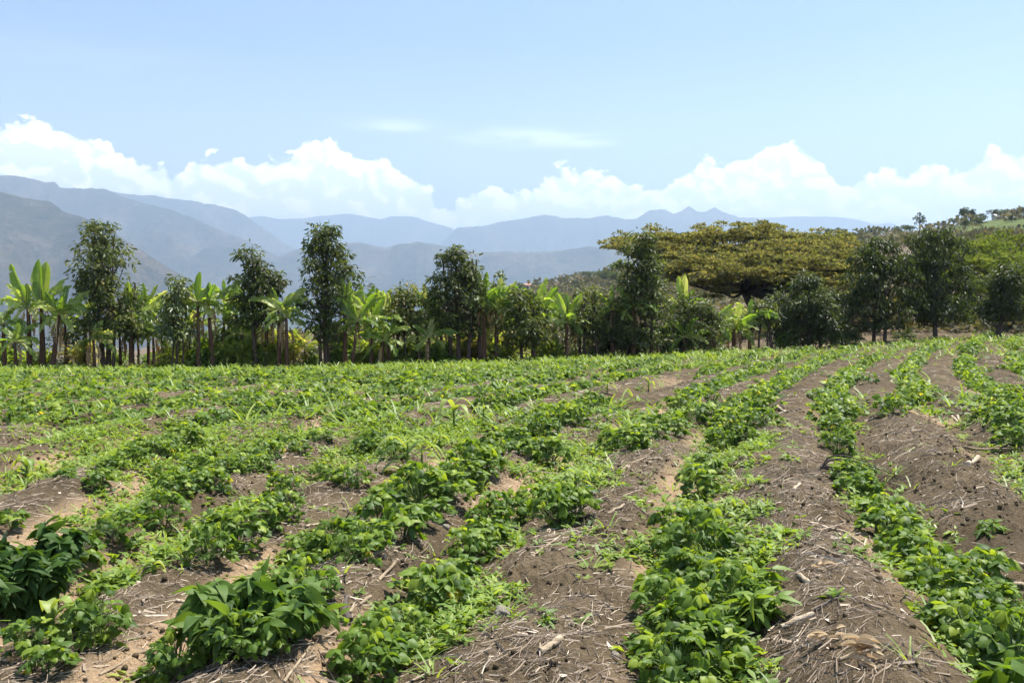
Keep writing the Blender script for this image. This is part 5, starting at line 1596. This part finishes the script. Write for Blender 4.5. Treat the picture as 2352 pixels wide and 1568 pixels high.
for (u_, dz_, vc_, sd_, lab) in (
        (150, .9, 742, 51, 'low banana plant between the far left clump and the tall left tree'), (352, .6, 772, 52, 'small banana plant under the long torn leaf'),
        (436, .8, 748, 53, 'shaded banana plant left of the flag shaped leaf'), (515, .9, 742, 54, 'half hidden banana plant in front of the light green cane'),
        (556, .5, 768, 55, 'low banana plant at the foot of the slim dark tree, left side'), (700, 1.5, 800, 56, 'stunted banana plant at the gap left of the oval tree'),
        (770, .9, 768, 57, 'shaded banana plant behind the oval tree trunk'), (826, 1.0, 770, 58, 'low banana plant under the fan of bright leaves'),
        (915, .9, 765, 59, 'shaded banana plant behind the small ruddy tree'), (1012, .8, 752, 60, 'banana plant with dark drooping leaves left of the centre tree trunks'),
        (1168, .9, 748, 61, 'shaded banana plant left of the silvery bush'), (1332, .8, 745, 62, 'shaded banana plant behind the low leafy tree'), (1520, .8, 770, 63, 'shaded banana plant right of the tall dark tree foot'),
        (215, -.6, 780, 64, 'small banana plant at the foot of the tall left tree'), (275, .9, 770, 65, 'small banana plant right of the tall left tree trunks'),
        (340, 1.2, 712, 66, 'tall ragged banana plant behind the long torn leaf'), (428, 1.3, 706, 67, 'tall ragged banana plant behind the thin airy young tree'), (525, 1.2, 702, 68, 'tall ragged banana plant behind the light green cane'),
        (560, 1.4, 716, 69, 'ragged banana plant peeping past the left side of the slim dark tree'), (838, 1.2, 712, 70, 'tall ragged banana plant just right of the oval tree'), (876, 1.3, 722, 71, 'ragged banana plant behind the crossing bright leaves'),
        (985, 1.2, 712, 72, 'tall ragged banana plant in the gap left of the centre tree'), (1165, 1.2, 705, 73, 'tall ragged banana plant in the gap right of the centre tree'), (1250, 1.4, 716, 74, 'ragged banana plant behind the silvery bush tree top')):
    banana(lab, u_, TD(u_) + dz_, 0, vc_, [(a_, l_ * .8, f_, b_ + .3, t_) for (a_, l_, f_, b_, t_) in rl(sd_, 7, 72) + ([(float(q_), 80., .1, .12, .5) for q_ in (-28, -8, 14, 34)] if sd_ > 65 else [])], seed=sd_, rad=.08, dead=4)


# ------------------------------------------------------------------ cane clumps, undergrowth, fence
def cane(label, u, depth, wpx, vtop, n, seed, tint=.4, name='cane_clump', cat='cane'):
    rg = np.random.default_rng(seed)
    k = depth / F; x0 = (u - U0) * k; gz = float(zf(x0, depth))
    H = CZ - (vtop - V0) * k - gz
    t = thing(name, label, cat, (x0, depth, gz - .03))
    st, fo = MB(), MB()
    blade = leaf_t(7, 3, lambda q: .038 * (1 - q) ** .5 + .003, 0, .3)
    bV = blade[0].copy(); bV[:, 2] -= .75 * bV[:, 1] ** 2
    for i in range(n):
        a = rg.uniform(0, 6.28); rr = math.sqrt(rg.uniform()) * wpx * k / 2
        b = np.array([math.cos(a) * rr, math.sin(a) * rr * .6, 0])
        h = H * rg.uniform(.55, 1.0)
        e = b + np.array([rg.normal(0, .15), rg.normal(0, .15), h * .8])
        st.add(*tube(np.stack([b, (b + e) / 2 + rg.normal(0, .04, 3), e]), [.014, .012, .007], 5), tint=rg.uniform(.2, .9))
        m_ = 16
        f = rg.uniform(.12, 1, m_)
        P = b + (e - b) * f[:, None]
        aa = rg.uniform(0, 6.28, m_)
        d = np.stack([np.cos(aa), np.sin(aa), rg.uniform(.4, 1.8, m_)], 1)
        fo.inst(bV, blade[1], basis(d, np.array([0, 0, 1.0]) + 0 * d), rg.uniform(.55, 1.0, m_), P, np.clip(rg.normal(tint, .2, m_), 0, 1))
    obj('stems', st.mesh('stems', [M_PSTEM]), t)
    obj('foliage', fo.mesh('foliage', [M_GUTT]), t)


cane('tall light green cane clump between the paired bananas and the slim dark tree', 530, 35.5, 80, 718, 34, 1)
cane('cane clump behind the trunk of the slim dark tree', 598, 35.8, 70, 735, 26, 2)
cane('dry yellowish cane clump behind the paired bananas', 475, 35.6, 60, 745, 22, 3, tint=.6)
cane('dry cane at the right of the banana with hanging brown leaves', 664, 35.4, 26, 745, 9, 4, tint=.8)
cane('yellow cane clump behind the oval tree trunk', 845, 36.4, 110, 765, 30, 5, tint=.6)
cane('dry golden cane behind the tilted trunks of the centre tree', 1105, 37.4, 150, 745, 40, 6, tint=.8)
cane('orange tinted dry cane left of the tall left tree trunks', 196, 35, 40, 768, 10, 7, tint=.9)
cane('low cane growth between the small ruddy tree and the centre tree', 1000, 36.8, 70, 768, 20, 8, tint=.5)
cane('thin cane left of the thin airy young tree', 425, 35.8, 40, 762, 12, 9, tint=.5)


def edge_bush(label, u, depth, vtop, wpx, seed, material, tint, n=900, lf=.13, cat='bush'):
    rg = np.random.default_rng(seed)
    k = depth / F; x0 = (u - U0) * k; gz = float(zf(x0, depth)) if depth < 45 else float(zmac(x0, depth))
    vtop = vtop + (14 if 180 < u < 1200 else 0)
    H = CZ - (vtop - V0) * k - gz; W = wpx * k / 2
    t = thing('bush', label, cat, (x0, depth, gz - .05), 'bushes behind the tree line')
    st, fo = MB(), MB()
    for i in range(12):
        a = rg.uniform(0, 6.28); r_ = rg.uniform(.2, .8) * W
        e = np.array([math.cos(a) * r_, math.sin(a) * r_ * .6, H * rg.uniform(.5, .9)])
        st.add(*tube(np.stack([e * [.1, .1, 0], e * [.5, .5, .55], e]), [.03, .02, .008], 4), tint=.4)
    nc = max(8, n // 45)
    for i in range(nc):
        a = rg.uniform(0, 6.28); rr = rg.uniform() ** .5
        zz = rg.uniform(.1, .95)
        lim = math.sqrt(max(0, 1 - (zz * .97) ** 2.5)) * .9 + .1
        c = np.array([math.cos(a) * rr * W * lim, math.sin(a) * rr * W * lim * .7, H * zz])
        m_ = 45
        d0 = rand_dirs(m_, rg, -.5, 1)
        P = c + d0 * .30 * rg.uniform(.2, 1, (m_, 1))
        d = d0 + rg.normal(0, .4, (m_, 3)); d[:, 2] -= .2
        fo.inst(*OV, basis(d, np.array([0, 0, 1.0]) + rg.normal(0, .5, (m_, 3))), lf * rg.uniform(.6, 1.2, m_), P, np.clip(rg.normal(tint, .16, m_), 0, 1))
    obj('stems', st.mesh('stems', [M_DARKBARK]), t)
    obj('foliage', fo.mesh('foliage', [material]), t)


edge_bush('dark leafy thicket between the far left bananas and the tall left tree', 158, 41, 742, 110, 1, M_FARLEAF, .1, 2200)
edge_bush('dark thicket filling the space behind the far left bananas', 40, 41, 752, 110, 2, M_FARLEAF, .15, 1800)
edge_bush('yellow green bush right of the short leaning tree', 345, 36.5, 800, 70, 3, M_WEED, .3, 700)
edge_bush('low yellow green bush behind the tall left tree trunks', 268, 36.2, 798, 60, 4, M_WEED, .35, 600)
edge_bush('low green bush in the gap left of the oval tree', 712, 36, 812, 60, 5, M_WEED, .2, 500)
edge_bush('yellowish bush behind the trunks left of the small ruddy tree', 880, 37.5, 772, 90, 6, M_GUTT, .7, 1100)
edge_bush('golden bush seen between the centre tree trunks', 1070, 38.5, 765, 130, 7, M_GUTT, .75, 1600)
edge_bush('olive bush behind the silvery bush tree', 1165, 38.5, 762, 110, 8, M_GUTT, .45, 1300)
edge_bush('dark green bush between the silvery bush tree and the low leafy tree', 1285, 37.8, 758, 110, 9, M_LTREE, .6, 1400)
edge_bush('dark bush filling the foot of the low leafy tree', 1372, 38, 762, 100, 10, M_LTREE, .5, 1300)
edge_bush('dark bush at the foot of the tall dark tree', 1455, 38, 760, 120, 11, M_LTREE, .4, 1600)
edge_bush('dark bush between the tall dark tree and the dark bushy tree', 1535, 38.4, 755, 110, 12, M_LTREE, .4, 1500)
edge_bush('dark bush at the right foot of the dark bushy tree', 1632, 39, 765, 70, 13, M_LTREE, .4, 800)
edge_bush('green weedy bush at the foot of the slender open tree', 1805, 39.2, 772, 50, 14, M_WEED, .1, 500)
edge_bush('low scraggly bush right of the two slim trunks', 2070, 43, 765, 60, 15, M_FARLEAF, .5, 500)
edge_bush('low bush under the leaning right edge tree', 2262, 42, 768, 50, 16, M_WEED, .1, 400)


def fence():
    t = thing('wire_fence', 'thin wire fence on wooden posts behind the far left trees', 'fence', (-14, 35, float(zf(-14, 35))), None)
    gz0 = float(zf(-14, 35))
    xs = np.array([-18.3, -15.9, -13.4, -10.9, -8.4, -6.9, -4.6])
    us = []
    for x in xs:
        y = 36.0
        g_ = float(zf(x, y)) - gz0
        mb = MB(); P = np.array([[x + 14, y - 35, g_ - .1], [x + 14.02, y - 35, g_ + .5], [x + 14.0 + RNG.normal(0, .04), y - 35, g_ + 1.05]])
        mb.add(*tube(P, [.05, .045, .04], 7), tint=.5)
        obj('post', mb.mesh('post', [M_BARK]), t)
        us.append((x + 14, y - 35, g_))
    for h in (.35, .68, .98):
        mb = MB()
        P = np.array([[a, b + .05, c + h] for a, b, c in us])
        mb.add(*tube(P, .004, 4), tint=.9)
        obj('wire', mb.mesh('wire', [M_STALK]), t)


for (u_, dz_, vt_, w_, sd_, n_, lab) in (
        (20, .3, 800, 60, 21, 700, 'yellow green weedy bush at the foot of the left edge banana'), (85, .2, 806, 60, 22, 600, 'low weedy bush between the stems of the far left clump'),
        (395, .3, 790, 60, 23, 900, 'yellow green bush at the foot of the thin airy young tree'), (470, .2, 782, 60, 24, 1000, 'leafy yellow green bush under the paired bananas'),
        (545, .2, 775, 70, 25, 1200, 'tangled light green bush left of the slim dark tree trunk'), (620, .2, 780, 60, 26, 900, 'light green bush between the slim tree trunk and the arching banana'),
        (790, .4, 780, 60, 27, 900, 'sunlit bush at the right foot of the oval tree'), (850, .2, 785, 60, 28, 900, 'sunlit bush under the crossing bright banana leaves'),
        (930, .3, 790, 70, 29, 900, 'yellow green bush at the foot of the small ruddy tree'), (1010, .2, 785, 60, 30, 900, 'sunlit bush just left of the centre tree trunks'),
        (1145, .2, 785, 60, 31, 900, 'sunlit bush just right of the centre tree trunks'), (1260, .1, 785, 60, 32, 800, 'light green bush right of the silvery bush tree')):
    edge_bush(lab, u_, TD(u_) + dz_, vt_, w_, sd_, M_GUTT if sd_ % 3 else M_WEED, .45, n_, lf=.2)


fence()
for (u, d, vt) in ((1335, 42, 786), (1455, 41, 770)):
    pass


# ------------------------------------------------------------------ hillside: trees, bushes, scrub, houses
def hill_point(u, f):
    """a point on the far slope: f = 1 at the skyline, smaller nearer"""
    vc, yc = crest(u)
    y = 45 + (float(yc) - 45) * f
    x = (u - U0) / F * y
    return x, y, float(zmac(x, y))


def far_tree_mesh(seed, shape):
    rg = np.random.default_rng(seed)
    tr, fo = MB(), MB()
    if shape == 'dome':
        H, W, cb, nc, n_ = 1.0, .75, .25, 34, 60
    elif shape == 'flat':
        H, W, cb, nc, n_ = 1.0, .95, .62, 34, 55
    elif shape == 'tall':
        H, W, cb, nc, n_ = 1.0, .28, .22, 30, 55
    else:
        H, W, cb, nc, n_ = 1.0, .42, .42, 16, 34
    tr.add(*tube(np.array([[0, 0, -.05], [.01, 0, .3], [0, .01, .6], [.01, 0, .9 if shape != 'flat' else .75]]), [.035, .028, .018, .008], 6), tint=.4)
    for i in range(nc):
        z = rg.uniform(cb, 1.0)
        tz = (z - cb) / (1 - cb)
        if shape == 'dome': lim = math.sqrt(max(0.02, 1 - tz ** 2))
        elif shape == 'flat': lim = .55 + .45 * math.sin(math.pi * min(1, tz * .75 + .2))
        else: lim = .45 + .55 * math.sin(math.pi * min(.97, tz * .9 + .12))
        a = rg.uniform(0, 6.28); rr = math.sqrt(rg.uniform()) * W * lim * .5 / .5
        c = np.array([math.cos(a) * rr * .7, math.sin(a) * rr * .7, z * .93])
        d0 = rand_dirs(n_, rg, -.7, 1)
        rad = .13 if shape != 'sparse' else .085
        P = c + d0 * np.array([rad, rad, rad * .6]) * rg.uniform(.2, 1, (n_, 1)) ** .5
        fo.inst(*TINY, basis(d0 + rg.normal(0, .4, (n_, 3)), np.array([0, 0, 1.0]) + rg.normal(0, .5, (n_, 3))), np.full(n_, .045) * rg.uniform(.6, 1.3, n_), P, np.clip(rg.normal(.45, .2, n_) + rg.normal(0, .12), 0, 1))
        tr.add(*tube(np.stack([np.array([0, 0, max(.2, c[2] * .6)]), c]), [.012, .004], 4), tint=.4)
    return tr.mesh('trunk', [M_DARKBARK]), fo.mesh('crown', [M_FARLEAF])


FT = {s: [far_tree_mesh(i * 13 + j, s) for j in range(3)] for i, s in enumerate(('dome', 'flat', 'tall', 'sparse'))}


def far_tree(label, u, f, hpx, shape, wscale=1.0, group='trees on the hillside'):
    x, y, z = hill_point(u, f)
    H = hpx / F * y
    t = thing('hillside_tree', label, 'tree', (x, y, z - .05 * H), group, float(RNG.uniform(0, 6.28)))
    t.scale = (H * wscale, H * wscale, H)
    a, b_ = FT[shape][int(RNG.integers(0, 3))]
    obj('trunk', a, t); obj('crown', b_, t)


HT = [('lone sparse tree standing clear on the green skyline', 2110, .98, 46, 'sparse', 1.0), ('tall narrow tree on the skyline left of the upper houses', 2212, .98, 42, 'tall', 1.2), ('slimmer twin tree beside the tall narrow skyline tree', 2230, .99, 34, 'tall', 1.0),
      ('dark rounded tree right of the twin skyline trees', 2250, .97, 22, 'dome', 1.3), ('low spreading tree left of the tall narrow skyline tree', 2188, .98, 20, 'flat', 1.2), ('dark umbrella tree on the upper right skyline', 2282, .99, 24, 'flat', 1.3),
      ('rounded tree on the skyline behind the white roof', 2305, .99, 24, 'dome', 1.3), ('broad dark tree near the right end of the skyline', 2332, .98, 24, 'dome', 1.5), ('flat dark tree at the right end of the skyline', 2356, .98, 22, 'flat', 1.6),
      ('small umbrella tree on the skyline above the weeping tree', 2080, .98, 18, 'flat', 1.4), ('small dome shaped tree above the broad dark tree', 2060, .96, 20, 'dome', 1.2), ('low umbrella tree left of the lone sparse tree', 2088, .96, 16, 'flat', 1.4),
      ('small tree right of the lone sparse tree', 2140, .98, 16, 'flat', 1.2), ('bushy tree between the lone sparse tree and the twins', 2165, .98, 17, 'dome', 1.4), ('round green tree on the lower skyline left of the two slim trunks', 2000, .95, 26, 'dome', 1.3),
      ('green tree beside the round one on the lower skyline', 1975, .94, 26, 'dome', 1.4), ('dark tree on the skyline above the red roofed house', 1880, .98, 34, 'dome', 1.1), ('tree left of the red roofed house with a ragged top', 1900, .98, 34, 'tall', 1.4),
      ('narrow tree directly behind the red roofed house', 1925, .99, 34, 'sparse', .9), ('leafy tree right of the red roofed house', 1955, .96, 22, 'dome', 1.3), ('low dark bush tree on the green slope', 2215, .80, 18, 'dome', 1.6),
      ('dark round bush below the twins on the green slope', 2246, .87, 20, 'dome', 1.5), ('grey bush patch low on the green slope', 2200, .66, 22, 'dome', 2.0), ('second grey bush beside the patch on the green slope', 2172, .68, 18, 'dome', 1.8), ('small dark bush alone on the green slope', 2275, .78, 14, 'dome', 1.4),
      ('bush at the foot of the upper right skyline', 2320, .86, 16, 'dome', 1.6), ('tree behind the gap left of the tall dark tree', 1395, .80, 34, 'flat', 1.3), ('feathery green tree left of the tall dark tree', 1420, .72, 36, 'flat', 1.2),
      ('flat tree on the valley side skyline', 1345, .98, 20, 'flat', 1.4), ('pointed small tree on the valley side skyline', 1322, .98, 20, 'tall', 1.0), ('low umbrella tree on the valley side skyline', 1295, .98, 15, 'flat', 1.5),
      ('round tree at the left end of the valley side skyline', 1268, .98, 15, 'dome', 1.4), ('dark tree beside the small red roof', 1232, .98, 18, 'dome', 1.3), ('tree left of the small red roof', 1195, .98, 18, 'dome', 1.3), ('tree on the dry slope above the silvery bush', 1255, .8, 14, 'dome', 1.5),
      ('umbrella tree on the slope behind the low leafy tree', 1370, .93, 20, 'flat', 1.4), ('bushy tree on the slope left of the tall dark tree', 1440, .85, 22, 'dome', 1.4), ('pale tree on the lower valley slope', 1335, .6, 22, 'dome', 1.3),
      ('dark tree on the lower valley slope', 1290, .7, 18, 'dome', 1.3), ('tree on the far slope in the gap left of the oval tree', 655, .9, 12, 'dome', 1.4)]
for a in HT:
    far_tree(*a)


def build_scrub():
    rg = np.random.default_rng(41)
    mb = MB()
    n = 9500
    u = rg.uniform(560, 2560, n)
    f = rg.uniform(.01, .97, n) ** 1.15
    vc, yc = crest(u)
    y = 45 + (yc - 45) * f
    x = (u - U0) / F * y
    z = zmac(x, y)
    dens = ss(fbm(x / 14, y / 22, 3, 81), -.05, .3) * (1 - .75 * ss(f, .6, .8) * ss(u, 1900, 2100)) + .12
    k = rg.uniform(0, 1, n) < dens * (1 - .72 * ss(f, .42, .55) * ss(u, 1850, 2050))
    x, y, z = x[k], y[k], z[k]
    for i in range(len(x)):
        r = rg.uniform(.4, 1.5) * (.45 + y[i] / 130)
        m_ = 46
        d0 = rand_dirs(m_, rg, -.2, 1)
        P = np.array([x[i], y[i], z[i] + .1 * r]) + d0 * np.array([r, r, r * rg.uniform(.45, .9)]) * rg.uniform(.3, 1, (m_, 1)) ** .5
        tn = rg.normal(.45, .18)
        mb.inst(*TINY, basis(d0 + rg.normal(0, .4, (m_, 3)), np.array([0, 0, 1.0]) + rg.normal(0, .5, (m_, 3))), np.full(m_, r * .24), P, np.clip(rg.normal(tn, .15, m_), 0, 1))
    o = obj('scrub', mb.mesh('scrub', [M_SCRUB]))
    tag(o, 'grey green scrub covering the dry slope', 'scrub', None, 'stuff')


M_SCRUB = leaf_mat('scrub_leaf', [(0, (.06, .068, .035)), (.45, (.11, .105, .065)), (.8, (.18, .15, .11)), (1, (.14, .17, .07))], 0.2, rough=.9, spec=.05, nscale=.6, namt=.4)
build_scrub()


def house(label, u, f, wpx, hpx, roofcol, wallcol, name='house'):
    x, y, z = hill_point(u, f)
    k = y / F
    W = wpx * k; Hh = hpx * k; D_ = W * .6
    t = thing(name, label, 'house', (x, y, z - .2), 'small houses on the hill', .15)

    def flat(nm, col):
        m, tt = mat(nm)
        co = tt.n('ShaderNodeTexCoord').outputs['Object']
        no = tt.n('ShaderNodeTexNoise', Vector=co, Scale=1.2, Detail=5.0)
        c = tt.mix(no.outputs[0], tuple(q * .7 for q in col), col)
        out(tt, tt.n('ShaderNodeBsdfPrincipled', Base_Color=c, Roughness=.8))
        return m

    def box(nm, x0, x1, y0, y1, z0, z1, m, par):
        V = np.array([(a, b_, c) for a in (x0, x1) for b_ in (y0, y1) for c in (z0, z1)], float)
        Q = np.array([(0, 1, 3, 2), (4, 6, 7, 5), (0, 4, 5, 1), (2, 3, 7, 6), (0, 2, 6, 4), (1, 5, 7, 3)])
        return obj(nm, make_mesh(nm, V, Q, None, np.zeros(6), [m], False), par)
    mw, mr, md = flat('house_wall', wallcol), flat('house_roof', roofcol), flat('house_opening', (.05, .04, .035))
    box('wall', -W / 2, W / 2, -D_ / 2, D_ / 2, 0, Hh * .68 + .2, mw, t)
    zt = Hh * .68 + .2; e = W * .06
    V = np.array([(-W / 2 - e, -D_ / 2 - e, zt), (W / 2 + e, -D_ / 2 - e, zt), (W / 2 + e, 0, zt + Hh * .36), (-W / 2 - e, 0, zt + Hh * .36), (W / 2 + e, D_ / 2 + e, zt), (-W / 2 - e, D_ / 2 + e, zt)])
    V = np.concatenate([V, V + [0, 0, .12]])
    Q = np.array([(0, 1, 2, 3), (3, 2, 4, 5), (6, 9, 8, 7), (9, 11, 10, 8), (0, 6, 7, 1), (5, 4, 10, 11), (0, 3, 9, 6), (3, 5, 11, 9), (1, 7, 8, 2), (2, 8, 10, 4)])
    obj('roof', make_mesh('roof', V + [0, 0, .004], Q, None, np.zeros(len(Q)), [mr], False), t)
    box('door', -W * .08, W * .04, -D_ / 2 - .05, -D_ / 2 - .003, .2, Hh * .55, md, t)
    for q in (-.32, .26):
        box('window', W * q, W * (q + .12), -D_ / 2 - .05, -D_ / 2 - .003, Hh * .3, Hh * .55, md, t)


house('small house with a red roof at the end of the hill beside ragged trees', 1928, .985, 34, 11, (.42, .16, .11), (.36, .30, .25))
house('tiny house with a reddish roof on the valley side skyline', 1212, .985, 18, 9, (.40, .18, .13), (.42, .36, .30))
house('white roofed house on the upper right skyline', 2290, .985, 24, 10, (.72, .70, .68), (.5, .47, .42))
house('pale shed roof low on the valley side slope', 1310, .93, 14, 6, (.6, .6, .58), (.5, .47, .42))
print('objects', len(bpy.data.objects), 'faces', sum(len(m.polygons) for m in bpy.data.meshes))
